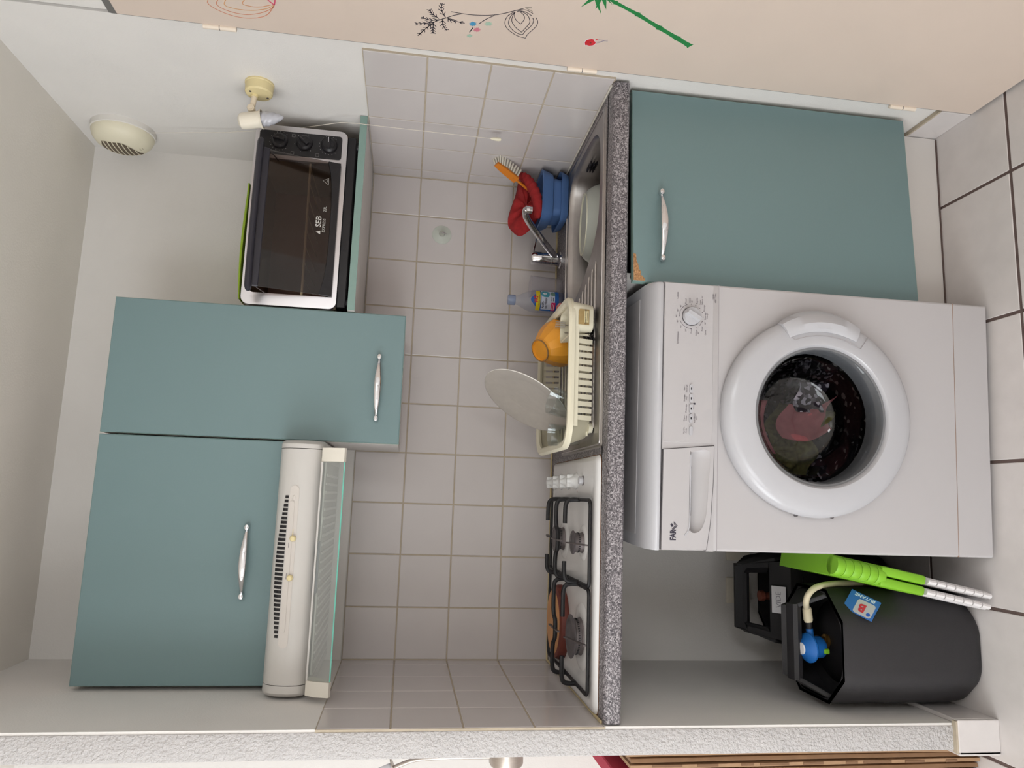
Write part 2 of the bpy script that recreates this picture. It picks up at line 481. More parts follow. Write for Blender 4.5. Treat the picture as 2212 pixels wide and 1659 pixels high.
window('window_1', wy0, wy1, wz0, wz1, lambda bm, a, b, c, d, t: box(bm, RX0 - .05 - t / 2, RX0 - .05 + t / 2, a, b, c, d))
window('window_2', vx0, vx1, vz0, vz1, lambda bm, a, b, c, d, t: box(bm, a, b, RY0 - .05 - t / 2, RY0 - .05 + t / 2, c, d))
window('fill_window', ty0, ty1, tz0, tz1, lambda bm, a, b, c, d, t: box(bm, W + .06 - t / 2, W + .06 + t / 2, a, b, c, d))  # unseen window, made up to house the fill light
# beige door in the right wall
dr = struct('door_1', B(1.486, 1.526, DY0 + .02, -.7045, .008, DZ - .0202, .002, 1), BEIGE)
bm = nb()
box(bm, W + .0055, W + .06, -.7040, -.683, 0.09, DZ); box(bm, W - .001, W + .06, DY0, DY0 + .018, 0, DZ); box(bm, W - .001, W + .06, DY0, -.694, DZ - .020, DZ)
obj('door_frame', bm, GREY_FR, dr)
for zc in (1.850, 1.029, .200):
    h = obj('hinge', L([(.0, -.037), (.0058, -.035), (.0058, .035), (.0, .037)], (1.4845, -.7015, zc), (0, 0, 1), 12), HINGE, dr)
    obj('hinge_joint', L([(.006, -.0008), (.006, .0008)], (1.4845, -.7015, zc), (0, 0, 1), 12), SEAM, h)
# tile skirting
bs = struct('baseboard_right', B(W - .004, W + .006, -.693, -.55, 0, .084, .0015, 1), FLOOR_T)
obj('joint', B(W - .0045, W + .005, -.694, -.55, .084, .089), GROUT, bs)
bs = struct('baseboard_left', B(-.001, .009, -.642, -.02, 0, .105, .0015, 1), FLOOR_T)
obj('end_tile', B(-.066, .009, -.652, -.643, 0, .105, .0015, 1), FLOOR_T, bs)
obj('room_side_tile', B(-.069, -.060, -.652, -.02, 0, .105, .0015, 1), FLOOR_T, bs)
obj('joint', B(-.064, .006, -.650, -.638, .105, .110), GROUT, bs)

# ------------------------------------------------------------------ worktop
SINK = [(1.03, -.25), (1.04, -.30), (1.075, -.40), (1.12, -.48), (1.18, -.535), (1.26, -.55), (1.37, -.55), (1.42, -.525), (1.44, -.46), (1.44, -.30), (1.42, -.225), (1.36, -.192), (1.20, -.187), (1.09, -.19), (1.045, -.21)]
wt = thing('kitchen_worktop', 'grey speckled laminate worktop running from wall to wall', 'worktop', (W / 2, -.33, .898))
def yf(x): return -.633 + (-.660 + .633) * x / W
bm = nb()
prof = []
for k in range(9):
    a = PI / 2 * k / 8
    prof.append((-math.sin(a) * .012, .937 - .012 + .012 * math.cos(a)))
prof = [(.045, .937)] + prof + [(-.012, .902), (-.008, .898), (.045, .898)]
loft(bm, [[V(x, yf(x) + .012 + p, q) for p, q in prof] for x in (0.0015, W - .0015)])
for x0, x1, y0, y1 in ((.0015, .035, None, -.002), (.56, 1.02, None, -.002), (1.446, W - .0015, None, -.002), (1.02, 1.446, None, -.556), (1.02, 1.446, -.183, -.002), (.035, .56, None, -.556), (.035, .56, -.098, -.002)):
    a = [(x0, (yf(x0) + .05) if y0 is None else y0), (x1, (yf(x1) + .05) if y0 is None else y0), (x1, y1), (x0, y1)]
    loft(bm, [[V(p, q, .898) for p, q in a], [V(p, q, .937) for p, q in a]])
obj('worktop_board', bm, GRANITE, wt, world=True)
obj('silicone_joint', Tb([(.004, -.004, .939), (W - .004, -.004, .939)], .0035, 6), mat('old_silicone', (198, 180, 140), .6, noise=.15, nscale=30), wt, world=True)
obj('silicone_joint', Tb([(.003, -.62, .939), (.003, -.01, .939)], .0035, 6), MATS['old_silicone'], wt, world=True)
obj('silicone_joint', Tb([(W - .003, -.64, .939), (W - .003, -.01, .939)], .003, 6), mat('white_silicone', (214, 208, 196), .6), wt, world=True)

# ------------------------------------------------------------------ handles
def bow_handle(parent, cx, y, cz, span=.168, world=True):
    bm = nb(); h = span / 2 - .007
    N = 20; rings = []
    for k in range(N + 1):
        t = k / N; x = -h + 2 * h * t; s = math.sin(PI * t)
        yy = -.007 - .024 * s ** .8; wz = .0032 + .0056 * s ** 1.1; wy = .0026 + .0008 * s
        rings.append([V(cx + x, y + yy + wy * math.sin(2 * PI * j / 12), cz + wz * math.cos(2 * PI * j / 12)) for j in range(12)])
    loft(bm, rings)
    o = obj('handle', bm, CHROME, parent, world=world)
    for s in (-1, 1):
        b = nb(); lathe(b, [(.0042, 0), (.0045, .004), (.0062, .008), (.0066, .012), (.0050, .016), (.0, .018)], (cx + s * (h + .004), y, cz), (0, -1, 0), 16, sx=1.35)
        obj('handle_end', b, CHROME, o, world=world)
    return o

# ------------------------------------------------------------------ wall cabinets
def wall_cabinet(name, label, x0, x1, z0, z1, hx0, hx1, hz):
    t = thing(name, label, 'cabinet', ((x0 + x1) / 2, -.17, z0), group=None)
    bm = nb()
    box(bm, x0, x0 + .016, -.318, .005, z0, z1); box(bm, x1 - .016, x1, -.318, .005, z0, z1)
    box(bm, x0 + .016, x1 - .016, -.318, .005, z0, z0 + .016); box(bm, x0 + .016, x1 - .016, -.318, .005, z1 - .016, z1)
    box(bm, x0 + .016, x1 - .016, -.002, .004, z0 + .016, z1 - .016)
    obj('body', bm, MELA, t, world=True)
    d = obj('door', B(x0 + .0015, x1 - .0015, -.340, -.3195, z0 - .001, z1 + .001, .0015, 1), TEAL, t, world=True)
    obj('edge_band', B(x0 + .0010, x1 - .0010, -.3385, -.3210, z0 - .0015, z1 + .0015), TEAL_L, d, world=True)
    bow_handle(d, (hx0 + hx1) / 2, -.340, hz, abs(hx1 - hx0))
    return t
wall_cabinet('wall_cabinet', 'tall narrow teal wall cabinet between the mini oven and the range hood', .606, .950, 1.413, 2.137, .667, .835, 1.474)
wall_cabinet('wall_cabinet', 'wide teal wall cabinet directly above the range hood', .010, .603, 1.701, 2.137, .218, .389, 1.769)
# oven shelf
t = thing('oven_shelf', 'white shelf with teal front edge carrying the mini oven', 'shelf', (1.22, -.17, 1.546))
obj('board', B(.952, W + .004, -.3500, .004, 1.546, 1.565), MELA, t, world=True)
obj('front_edge', B(.952, W + .004, -.3525, -.3500, 1.546, 1.565), TEAL_L, t, world=True)

# ------------------------------------------------------------------ base cabinet
t = thing('base_cabinet', 'teal base cabinet with chipped corner under the sink', 'cabinet', (1.24, -.33, 0))
bm = nb()
box(bm, 1.009, 1.025, -.612, -.02, .155, .897); box(bm, 1.474, 1.490, -.612, -.02, .155, .897)
box(bm, 1.025, 1.474, -.612, -.02, .155, .171); box(bm, 1.025, 1.474, -.026, -.02, .171, .897)
obj('body', bm, MELA, t, world=True)
obj('plinth', B(.985, W - .006, -.566, -.552, 0.003, .157), MELA, t, world=True)
obj('plinth_joint', B(.985, W - .010, -.569, -.5655, 0.0, .0035), FLOOR_G, t, world=True)
# door hinged on the right, standing ajar
ang = math.radians(2.3)
dm = Matrix.Translation(V(1.4885, -.628, 0)) @ Matrix.Rotation(ang, 4, 'Z')
bm = box(nb(), -.497, 0, -.009, .009, .150, .885, .0015, 1); bmesh.ops.transform(bm, matrix=dm, verts=bm.verts)
d = obj('door', bm, TEAL, t, world=True)
bm = box(nb(), -.4975, .0005, -.0078, .0085, .1495, .8855); bmesh.ops.transform(bm, matrix=dm, verts=bm.verts)
obj('edge_band', bm, TEAL_L, d, world=True)
h = bow_handle(d, -.355, -.009, .8165, .174, world=False)
for o in [h] + list(h.children):
    o.data.transform(MW[t.name].inverted() @ dm)
chip = [(-.4955, .8845), (-.428, .8845), (-.430, .878), (-.445, .8775), (-.455, .873), (-.466, .871), (-.474, .866), (-.480, .868), (-.484, .862), (-.490, .8565), (-.4955, .858)]
bm = Pm(chip, (0, -.0092, 0), (1, 0, 0), (0, 0, 1), (0, .0006, 0)); bmesh.ops.transform(bm, matrix=dm, verts=bm.verts)
obj('chipped_corner', bm, CHIP, d, world=True)
obj('hinge_cup', L([(.012, 0), (.012, .01)], (1.016, -.613, .868), (0, -1, 0), 16), BLACK, t, world=True)

# ------------------------------------------------------------------ washing machine (local: x across, -y to the room, z up)
WM = thing('washing_machine', 'white front-loading washing machine standing under the worktop', 'washing machine', (.678, -.6975, 0), (0, 0, math.radians(-2.75)))
def shell(bm, x0, x1, y0, y1, z0, z1, r, n=6):
    """box with rounded vertical front corners"""
    pts = []
    for k in range(n + 1):
        a = PI + PI / 2 * k / n; pts.append((x0 + r + r * math.cos(a), y0 + r + r * math.sin(a)))
    for k in range(n + 1):
        a = 1.5 * PI + PI / 2 * k / n; pts.append((x1 - r + r * math.cos(a), y0 + r + r * math.sin(a)))
    pts += [(x1, y1), (x0, y1)]
    return loft(bm, [[V(p, q, z0) for p, q in pts], [V(p, q, z1) for p, q in pts]])
# body front with a round opening for the porthole
DC = (.008, .466)     # porthole centre
bm = nb()
N = 48
circ = [(DC[0] + .205 * math.cos(2 * PI * k / N), DC[1] + .205 * math.sin(2 * PI * k / N)) for k in range(N)]
holed(bm, [(-.297, .1035), (.297, .1035), (.297, .6975), (-.297, .6975)], circ, 0)
bmesh.ops.transform(bm, matrix=Matrix(((1, 0, 0, 0), (0, 0, 1, 0), (0, 1, 0, 0), (0, 0, 0, 1))), verts=bm.verts)
for s in (-1, 1):
    pts = [(s * .297, 0), (s * .3005, .0015), (s * .302, .005), (s * .302, .50)]
    loft(bm, [[V(p, q, .1035) for p, q in pts], [V(p, q, .6975) for p, q in pts]], close=False)
box(bm, -.300, .300, .45, .50, .03, .83)
box(bm, -.302, -.296, .01, .50, .02, .83); box(bm, .296, .302, .01, .50, .02, .83)
obj('cabinet', bm, APPL, WM, smooth=False)
obj('kick_plate', shell(nb(), -.302, .302, .0, .02, .014, .1015, .006), APPL, WM)
obj('kick_seam', B(-.3015, .3015, .0006, .02, .1010, .1040), mat('rust_seam', (150, 122, 104), .8, noise=.25, nscale=8), WM)
for sx in (-.27, .27):
    obj('foot', L([(.02, 0), (.022, .004), (.016, .016)], (sx, .05, 0.001), (0, 0, 1), 16), RUBBER, WM)
# lid with rolled front edge
bm = nb()
prof = [(.018, .8305), (-.002, .8315), (-.003, .836)] + [(-.003 + .055 * (1 - math.cos(a)), .836 + .022 * math.sin(a)) for a in [PI / 2 * k / 6 for k in range(1, 7)]] + [(.50, .858), (.50, .8305)]
xs = [(-.302, .002), (-.298, 0), (.292, 0), (.299, .003), (.302, .010)]
loft(bm, [[V(x, p + (d if p < .3 else 0), q) for p, q in prof] for x, d in xs])
lid = obj('lid', bm, APPL2, WM)
obj('lid_inset', B(-.275, .275, .085, .49, .8578, .8590, .0004, 1), APPL, lid)
obj('lid_seam', B(-.300, .300, .0006, .02, .8285, .8308), SEAM, WM)
# control panel
bm = nb(); loft(bm, [[V(x, y, z) for x, y in ((-.0655, .02), (-.0655, -.002), (.296, -.002), (.3005, .0005), (.302, .006), (.302, .02))] for z in (.6995, .8285)])
loft(bm, [[V(x, y, z) for x, y in ((-.302, .02), (-.302, .004), (-.299, -.001), (-.296, -.002), (-.0655, -.002), (-.0655, .02))] for z in (.6995, .7062)])
box(bm, -.302, -.066, .0185, .02, .7062, .8285)
cp = obj('control_panel', bm, APPL, WM)
obj('panel_seam', B(-.301, .301, -.0004, .02, .6970, .6998), SEAM_L, WM)
obj('panel_step', B(-.064, .299, -.0030, .004, .712, .8270, .0008, 1), APPL, cp)
# detergent drawer
dz = [(-.3005, .8275), (-.0812, .8255), (-.0692, .7085), (-.150, .7100), (-.240, .7160), (-.298, .7245)]
rec = [(-.262, .7560), (-.256, .7625), (-.244, .7650), (-.092, .7642), (-.0850, .7610), (-.0810, .7190), (-.150, .7205), (-.215, .7245), (-.248, .7330), (-.260, .7440)]
rec = [(p.x, p.y) for p in smooth_path([(x, z, 0) for x, z in rec], 3, closed=True)]
bm = nb(); holed(bm, dz, rec, 0)
bmesh.ops.transform(bm, matrix=Matrix(((1, 0, 0, 0), (0, 0, 1, -.0055), (0, 1, 0, 0), (0, 0, 0, 1))), verts=bm.verts)
loft(bm, [[V(p, -.0055, q) for p, q in dz], [V(p, .0045, q) for p, q in dz]], cap0=False, cap1=False)
drw = obj('detergent_drawer', bm, APPL, WM, angle=30)
obj('drawer_seam', ribbon(nb(), [(-.3000, .8280), (-.0805, .8262), (-.0680, .7074), (-.150, .7087), (-.2405, .7147), (-.2988, .7234)], .0022, (0, -.0030, 0), (1, 0, 0), (0, 0, 1), (0, .012, 0)), SEAM, WM)
obj('drawer_surround', Pm([(-.302, .7062), (-.0655, .7062), (-.0680, .7074), (-.150, .7087), (-.2405, .7147), (-.2988, .7234), (-.302, .7238)], (0, -.002, 0), (1, 0, 0), (0, 0, 1), (0, .02, 0)), APPL, WM)
obj('drawer_surround', Pm([(-.0810, .8285), (-.0655, .8285), (-.0655, .7062), (-.0680, .7074), (-.0805, .8262)], (0, -.002, 0), (1, 0, 0), (0, 0, 1), (0, .02, 0)), APPL, WM)
bm = nb()      # scooped pull under the drawer lip
def scoop(f, y): return [V(-.165 + (p + .165) * (1 - .06 * f), y, .7625 + (q - .7625) * (1 - f)) for p, q in rec]
loft(bm, [scoop(0, -.0055), scoop(.03, -.0035), scoop(.35, .004), scoop(.65, .0105), scoop(.90, .0150)], cap0=False)
obj('drawer_pull', bm, APPL, drw, angle=60)
obj('pull_slot', B(-.225, -.115, -.0010, .0140, .7592, .7615), BLACK, drw)
obj('pull_lip', Tb(smooth_path([(-.268, -.0062, .775), (-.258, -.0066, .7675), (-.235, -.0066, .7640), (-.160, -.0066, .7632), (-.090, -.0066, .7632)], 5), .0014, 6), APPL2, drw)
# maker's lettering and mark
text('lettering', 'FAR', .0185, (-.268, -.0056, .8010), (1, 0, 0), (0, 0, 1), INK_D, drw, bold=.0007, squeeze=.72)
mk = [[(0, 0), (.0055, .0055), (0, .011), (-.0055, .0055)]]
for p0 in ([(-.0075, .0055), (0, -.002), (.0035, .0015)], [(-.0100, .0055), (0, -.0045), (.0060, .0015)], [(-.0125, .0055), (0, -.0070), (.0085, .0015)]):
    bm = ribbon(nb(), p0, .0013, (-.2475, -.0056, .7985), (1, 0, 0), (0, 0, 1), (0, -.0003, 0)); obj('emblem', bm, INK_D, drw, smooth=False)
obj('emblem', Pm([(.0005, .0020), (.0052, .0062), (.0018, .0096), (-.0035, .0058)], (-.2475, -.0056, .7985), (1, 0, 0), (0, 0, 1), (0, -.0003, 0)), INK_D, drw, smooth=False)
# programme knob
K = (.2236, .7654)
kn = obj('programme_knob', L([(.0205, 0), (.0205, .009), (.0190, .012), (.0, .0125)], (K[0], -.003, K[1]), (0, -1, 0), 40), APPL2, WM)
obj('knob_ring', L([(.0220, 0), (.0220, .0012), (.0206, .0012)], (K[0], -.003, K[1]), (0, -1, 0), 40), SEAM, kn)
a = math.radians(-30)
gd = V(math.cos(a + PI / 2), 0, math.sin(a + PI / 2)); gp = V(gd.z, 0, -gd.x)
bm = nb(); kc = V(K[0], -.0150, K[1])
loft(bm, [[kc + gd * p + gp * q for p, q in ((-.0185, -.006), (.0185, -.006), (.0185, .006), (-.0185, .006))],
          [kc + V(0, -.010, 0) + gd * p + gp * q for p, q in ((-.0175, -.0042), (.0160, -.0042), (.0160, .0042), (-.0175, .0042))]])
obj('knob_grip', bm, APPL2, kn)
tz = lambda x, z: (x, -.0034, z)
UX, UZ = (1, 0, 0), (0, 0, 1)
for s, x, z, sz, al in (('Coton', .262, .7981, .0060, 'LEFT'), ('Synthétique', .1725, .7966, .0060, 'CENTER'), ('Froid', .252, .7785, .0054, 'LEFT'), ('40°', .246, .7905, .0050, 'CENTER'), ('60°', .2365, .7980, .0050, 'CENTER'), ('90°', .2225, .8005, .0050, 'CENTER'),
                        ('60°', .2110, .7980, .0050, 'CENTER'), ('40°', .1990, .7900, .0050, 'CENTER'), ('30°', .1905, .7780, .0050, 'CENTER'), ('Froid', .1945, .7649, .0050, 'RIGHT'), ('Délicat', .1930, .7530, .0050, 'RIGHT'), ('30°', .1900, .7478, .0050, 'RIGHT'),
                        ('Froid', .2015, .7390, .0050, 'RIGHT'), ('Laine', .1880, .7312, .0056, 'CENTER'), ('40°', .2100, .7318, .0050, 'CENTER'), ('Essorage', .2262, .7320, .0048, 'CENTER'), ('Vidange', .2262, .7275, .0046, 'CENTER'), ('Rinçage', .2360, .7345, .0052, 'LEFT'),
                        ('Super', .2520, .7440, .0050, 'LEFT'), ('Délicat 30°', .2520, .7392, .0048, 'LEFT'), ('Rapide', .2525, .7520, .0056, 'LEFT'), ('ECO', .2550, .7690, .0054, 'LEFT'), ('40', .2550, .7640, .0050, 'LEFT'),
                        ('L8600', .2720, .7125, .0056, 'CENTER'), ('600 T/Mn', .2700, .7070, .0056, 'CENTER')):
    text('lettering', s, sz, tz(x, z) if z > .712 else (x, -.0024, z), UX, UZ, INK, cp, align=al)
for a0, a1 in ((92, 22), (202, 268 - 20 + 22), (318, 338)):
    pts = [(K[0] + .0285 * math.cos(math.radians(a0 + (a1 - a0) * k / 12)), K[1] + .0285 * math.sin(math.radians(a0 + (a1 - a0) * k / 12))) for k in range(13)]
    if a0 == 202: pts = [(K[0] + .0285 * math.cos(math.radians(b)), K[1] + .0285 * math.sin(math.radians(b))) for b in range(115, 181, 5)]
    if a0 == 318: pts = [(K[0] + .0285 * math.cos(math.radians(b)), K[1] + .0285 * math.sin(math.radians(b))) for b in (228, 250)]
    obj('dial_arc', ribbon(nb(), pts, .0006, (0, -.0034, 0), UX, UZ, (0, -.0002, 0)), INK, cp, smooth=False)
for b in (92, 68, 45, 22, 115, 137, 159, 180, 228, 250, 0, -22, -45, -68, -90, 205):
    x, z = K[0] + .0285 * math.cos(math.radians(b)), K[1] + .0285 * math.sin(math.radians(b))
    obj('dial_mark', L([(.0010, 0), (.0010, .0003)], (x, -.0032, z), (0, -1, 0), 8), INK, cp)
# push buttons
def pill(cx, cz, l, r, y0, y1, m, parent, name):
    p = []
    for k in range(9):
        a = -PI / 2 + PI * k / 8; p.append((cx + l + r * math.cos(a), cz + r * math.sin(a)))
    for k in range(9):
        a = PI / 2 + PI * k / 8; p.append((cx - l + r * math.cos(a), cz + r * math.sin(a)))
    return obj(name, Pm(p, (0, y0, 0), UX, UZ, (0, y1 - y0, 0)), m, parent)
for k, (bx, t1, t2) in enumerate(((.0577, 'Sans', 'Essorage'), (.0356, 'Rinçage', 'Plus'), (.0126, 'Prélavage', ''), (-.0094, 'Départ', 'Pause'), (-.0375, 'Marche', 'Arrêt'))):
    if k < 4: pill(bx, .7636, .0062, .0044, -.0034, -.0028, SEAM_L, WM, 'button_surround')
    b = pill(bx, .7636, .0060, .0038, -.0062 if k < 4 else -.0075, -.002, APPL2, WM, 'push_button')
    if k < 4: pill(bx, .7636, .0016, .0012, -.0066, -.006, BLACK, b, 'indicator_window')
    if t2:
        text('lettering', t1, .0050, tz(bx, .7788), UX, UZ, INK, cp); text('lettering', t2, .0050, tz(bx, .7738), UX, UZ, INK, cp)
    else: text('lettering', t1, .0050, tz(bx, .7745), UX, UZ, INK, cp)
text('lettering', 'Annulation', .0050, tz(-.0080, .7545), UX, UZ, INK, cp); text('lettering', '3 sec', .0046, tz(-.0080, .7495), UX, UZ, INK, cp)
obj('lock_symbol', B(.0222, .0262, -.0036, -.003, .7528, .7562), INK_D, cp)
obj('lock_symbol', ribbon(nb(), [(.0232, .7560), (.0234, .7580), (.0242, .7588), (.0250, .7580), (.0252, .7560)], .0006, (0, -.0034, 0), UX, UZ, (0, -.0002, 0)), INK_D, cp, smooth=False)
for pts in ([(.0126, .7580), (.0126, .7565), (.0215, .7565)], [(.0356, .7580), (.0356, .7565), (.0270, .7565)]):
    obj('lock_line', ribbon(nb(), pts, .0004, (0, -.0034, 0), UX, UZ, (0, -.0002, 0)), INK, cp, smooth=False)
# porthole door
O_ = (DC[0], 0, DC[1]); AX = (0, -1, 0)
pd = obj('porthole_door', L([(.2285, .004), (.2292, .014), (.2280, .022), (.2240, .029), (.2170, .0345), (.2080, .0380), (.1950, .0405), (.1780, .0425), (.1680, .0432), (.1630, .0425), (.1600, .0395), (.1580, .034), (.1570, .020), (.1570, .002), (.2285, .002)], O_, AX, 72, cap0=False, cap1=False), APPL2, WM)
obj('door_gap', L([(.2220, .0005), (.2220, .006), (.2060, .006), (.2060, .0005)], O_, AX, 64, cap0=False, cap1=False), RUBBER, pd)
del_cap = pd  # glass bowl, dished into the drum
obj('porthole_glass', L([(.1575, .030), (.1560, .034), (.150, .033), (.140, .020), (.131, -.010), (.125, -.05), (.116, -.085), (.100, -.100), (.06, -.106), (.0, -.107)], O_, AX, 64, cap0=False), PORT, pd)
obj('door_gasket', L([(.160, .030), (.158, .034), (.153, .034), (.150, .028), (.148, .0), (.152, -.03), (.170, -.04)], O_, AX, 64, cap0=False, cap1=False), mat('gasket_grey', (120, 120, 122), .5), WM)
# grip on the right of the door
def sector(r0, r1, a0, a1, n=10):
    return [(DC[0] + r1 * math.cos(a0 + (a1 - a0) * k / n), DC[1] + r1 * math.sin(a0 + (a1 - a0) * k / n)) for k in range(n + 1)] + [(DC[0] + r0 * math.cos(a1 - (a1 - a0) * k / n), DC[1] + r0 * math.sin(a1 - (a1 - a0) * k / n)) for k in range(n + 1)]
bm = nb(); rings = []
for k in range(17):
    a = math.radians(-25 + 50 * k / 16); s = math.cos((a) / math.radians(25) * PI / 2) ** .7
    c, si = math.cos(a), math.sin(a)
    q = []
    for r, h in ((.192, .0435), (.198, .0445 + .006 * s), (.212, .044 + .010 * s), (.226 + .006 * s, .038 + .006 * s), (.231 + .014 * s, .022), (.229 + .013 * s, .008), (.205, .010), (.192, .030)):
        q.append(V(DC[0] + r * c, -h, DC[1] + r * si))
    rings.append(q)
loft(bm, rings)
obj('door_grip', bm, APPL2, pd)
gp_ = [(.0 + DC[0] + .2085 * math.cos(math.radians(25.5)), DC[1] + .2085 * math.sin(math.radians(25.5)))] + [(DC[0] + .183 * math.cos(math.radians(a)), DC[1] + .183 * math.sin(math.radians(a))) for a in range(22, -34, -4)] + [(DC[0] + .219 * math.cos(math.radians(-31.5)), DC[1] + .219 * math.sin(math.radians(-31.5)))]
obj('grip_seam', Tb([(p, -.0440 if i not in (0, len(gp_) - 1) else -.0385, q) for i, (p, q) in enumerate(gp_)], .0007, 6), SEAM_L, pd)
for a in (168, 190):
    obj('hinge_pin', L([(.004, 0), (.004, .006)], (DC[0] + .2290 * math.cos(math.radians(a)), -.004, DC[1] + .2290 * math.sin(math.radians(a))), AX, 10), SEAM, pd)
# drum
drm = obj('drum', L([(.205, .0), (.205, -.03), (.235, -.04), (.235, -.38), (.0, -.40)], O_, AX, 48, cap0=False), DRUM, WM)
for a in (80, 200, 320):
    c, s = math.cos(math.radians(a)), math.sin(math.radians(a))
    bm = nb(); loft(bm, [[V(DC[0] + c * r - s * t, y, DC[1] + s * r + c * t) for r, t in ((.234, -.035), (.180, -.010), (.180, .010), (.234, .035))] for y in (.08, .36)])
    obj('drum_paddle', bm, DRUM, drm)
# laundry lying in the drum
def cloth(name, label, m, pts_fn, nu=22, nv=22):
    bm = nb(); g = [[bm.verts.new(pts_fn(i / nu, j / nv)) for j in range(nv + 1)] for i in range(nu + 1)]
    for i in range(nu):
        for j in range(nv): bm.faces.new((g[i][j], g[i + 1][j], g[i + 1][j + 1], g[i][j + 1]))
    bmesh.ops.solidify(bm, geom=bm.faces[:], thickness=.002)
    bmesh.ops.transform(bm, matrix=MW[WM.name], verts=bm.verts)
    o = obj(name, bm, m, angle=80); tag(o, label, 'clothes'); return o
def wav(u, v, k, ph): return .014 * math.sin(k * u * PI + ph) * math.cos(1.7 * k * v + ph) + .008 * math.sin(5 * u + 9 * v + ph)
cloth('dark_garment', 'dark floral garment heaped at the bottom of the washing drum', DARKC, lambda u, v: V(DC[0] - .17 + .34 * u, .13 + .16 * v + wav(u, v, 4, 1), DC[1] - .155 + .10 * math.sin(PI * u) + .06 * v + wav(v, u, 5, 2)))
cloth('olive_garment', 'olive brown garment behind the porthole glass', OLIVEC, lambda u, v: V(DC[0] - .135 + .16 * u + .02 * v, .115 + .03 * v + wav(u, v, 4, 0), DC[1] - .05 + .12 * v - .06 * u + wav(v, u, 4, 2) * .7))
cloth('pink_garment', 'pink garment pressed against the porthole glass', PINKC, lambda u, v: V(DC[0] - .045 + .085 * u + .03 * v - .02 * math.sin(3 * v), .109 + wav(u, v, 3, 1) * .25, DC[1] + .015 - .13 * v + .02 * math.sin(4 * u)))
cloth('pink_strap', 'thin pink fold of laundry trailing left inside the drum', PINKC, lambda u, v: V(DC[0] - .085 + .13 * u, .108 + wav(u, v, 2, 1) * .2, DC[1] + .09 - .055 * v * (1 - .6 * u) - .015 * u + .02 * math.sin(3 * u)), 16, 6)
cloth('floral_garment', 'black and white floral garment at the right inside the drum', DARKC, lambda u, v: V(DC[0] + .02 + .075 * u, .107 + wav(u, v, 3, 2) * .3, DC[1] - .02 - .075 * v + .01 * math.sin(5 * u)), 14, 12)

# ------------------------------------------------------------------ range hood
RH = thing('range_hood', 'white visor range hood under the wide teal wall cabinet', 'range hood', (.3, -.2, 1.588))
hp = [(.0, 1.697), (-.372, 1.697), (-.395, 1.694), (-.412, 1.686), (-.424, 1.672), (-.431, 1.652), (-.433, 1.632), (-.430, 1.612), (-.421, 1.599), (-.405, 1.591), (-.385, 1.588), (.0, 1.588)]
def hoodp(x, k=1.): return [V(x, -.2 + (y + .2) * k, 1.643 + (z - 1.643) * k) for y, z in hp]
obj('body', loft(nb(), [hoodp(.034), hoodp(.580)]), HOODW, RH, world=True)
obj('end_cap', loft(nb(), [hoodp(.004, .90), hoodp(.008, .97), hoodp(.016, 1.004), hoodp(.0325, 1.004)]), HOODW, RH, world=True)
obj('end_cap', loft(nb(), [hoodp(.5815, 1.004), hoodp(.592, 1.004), hoodp(.598, .97), hoodp(.602, .90)]), HOODW, RH, world=True)
def hood_y(z):
    for (y0, z0), (y1, z1) in zip(hp[1:], hp[2:]):
        if z1 <= z <= z0: return y0 + (y1 - y0) * (z0 - z) / (z0 - z1 + 1e-9)
    return -.43
n = 33
for k in range(n):
    f = k / (n - 1); x = .464 - f * .322; e = math.sin(PI * (.06 + .88 * f))
    za = 1.6635; zb = za + .0055 + .0150 * e
    zs_ = [za + (zb - za) * q / 5 for q in range(6)]
    bm = nb(); loft(bm, [[V(x - .0034, hood_y(z) - .0010, z), V(x + .0034, hood_y(z) - .0010, z), V(x + .0034, hood_y(z) + .004, z), V(x - .0034, hood_y(z) + .004, z)] for z in zs_])
    obj('vent_slot', bm, BLACK, RH, world=True, smooth=False)
def hood_panel(x0, x1, z0, z1, off, m, name, par):
    c0, c1 = [], []; r = (z1 - z0) / 2; zc = (z0 + z1) / 2; pl = []
    for k in range(9): a = -PI / 2 + PI * k / 8; pl.append((x1 - r + r * math.cos(a), zc + r * math.sin(a)))
    for k in range(9): a = PI / 2 + PI * k / 8; pl.append((x0 + r + r * math.cos(a), zc + r * math.sin(a)))
    bm = nb(); loft(bm, [[V(x, hood_y(z) + .004, z) for x, z in pl], [V(x, hood_y(z) - off, z) for x, z in pl]])
    return obj(name, bm, m, par, world=True)
hpnl = hood_panel(.116, .492, 1.639, 1.661, .0010, mat('hood_panel', (206, 199, 192), .45), 'control_strip', RH)
hood_panel(.150, .455, 1.648, 1.6605, .0022, MATS['hood_panel'], 'slider_track', hpnl)
for x in (.367, .276):
    obj('slider_stem', B(x - .0008, x + .0215 if x > .3 else x + .006, hood_y(1.647) - .0018, hood_y(1.647) + .002, 1.6462, 1.6482), YELLOWED, hpnl, world=True)
    obj('slider_knob', L([(.0050, 0), (.0072, .002), (.0072, .007), (.005, .010), (0, .011)], (x, hood_y(1.645), 1.645), (0, -1, .1), 16), YELLOWED, hpnl, world=True)
for x0, x1, z in ((.345, .357, 1.6545), (.272, .286, 1.6545)): obj('slider_scale', B(x0, x1, hood_y(z) - .0026, hood_y(z), z - .0005, z + .0005), INK, hpnl, world=True)
obj('indicator_lens', L([(.0035, 0), (.003, .0015), (0, .002)], (.462, hood_y(1.650), 1.650), (0, -1, 0), 14, sx=2.), MATS['hood_panel'], hpnl, world=True)
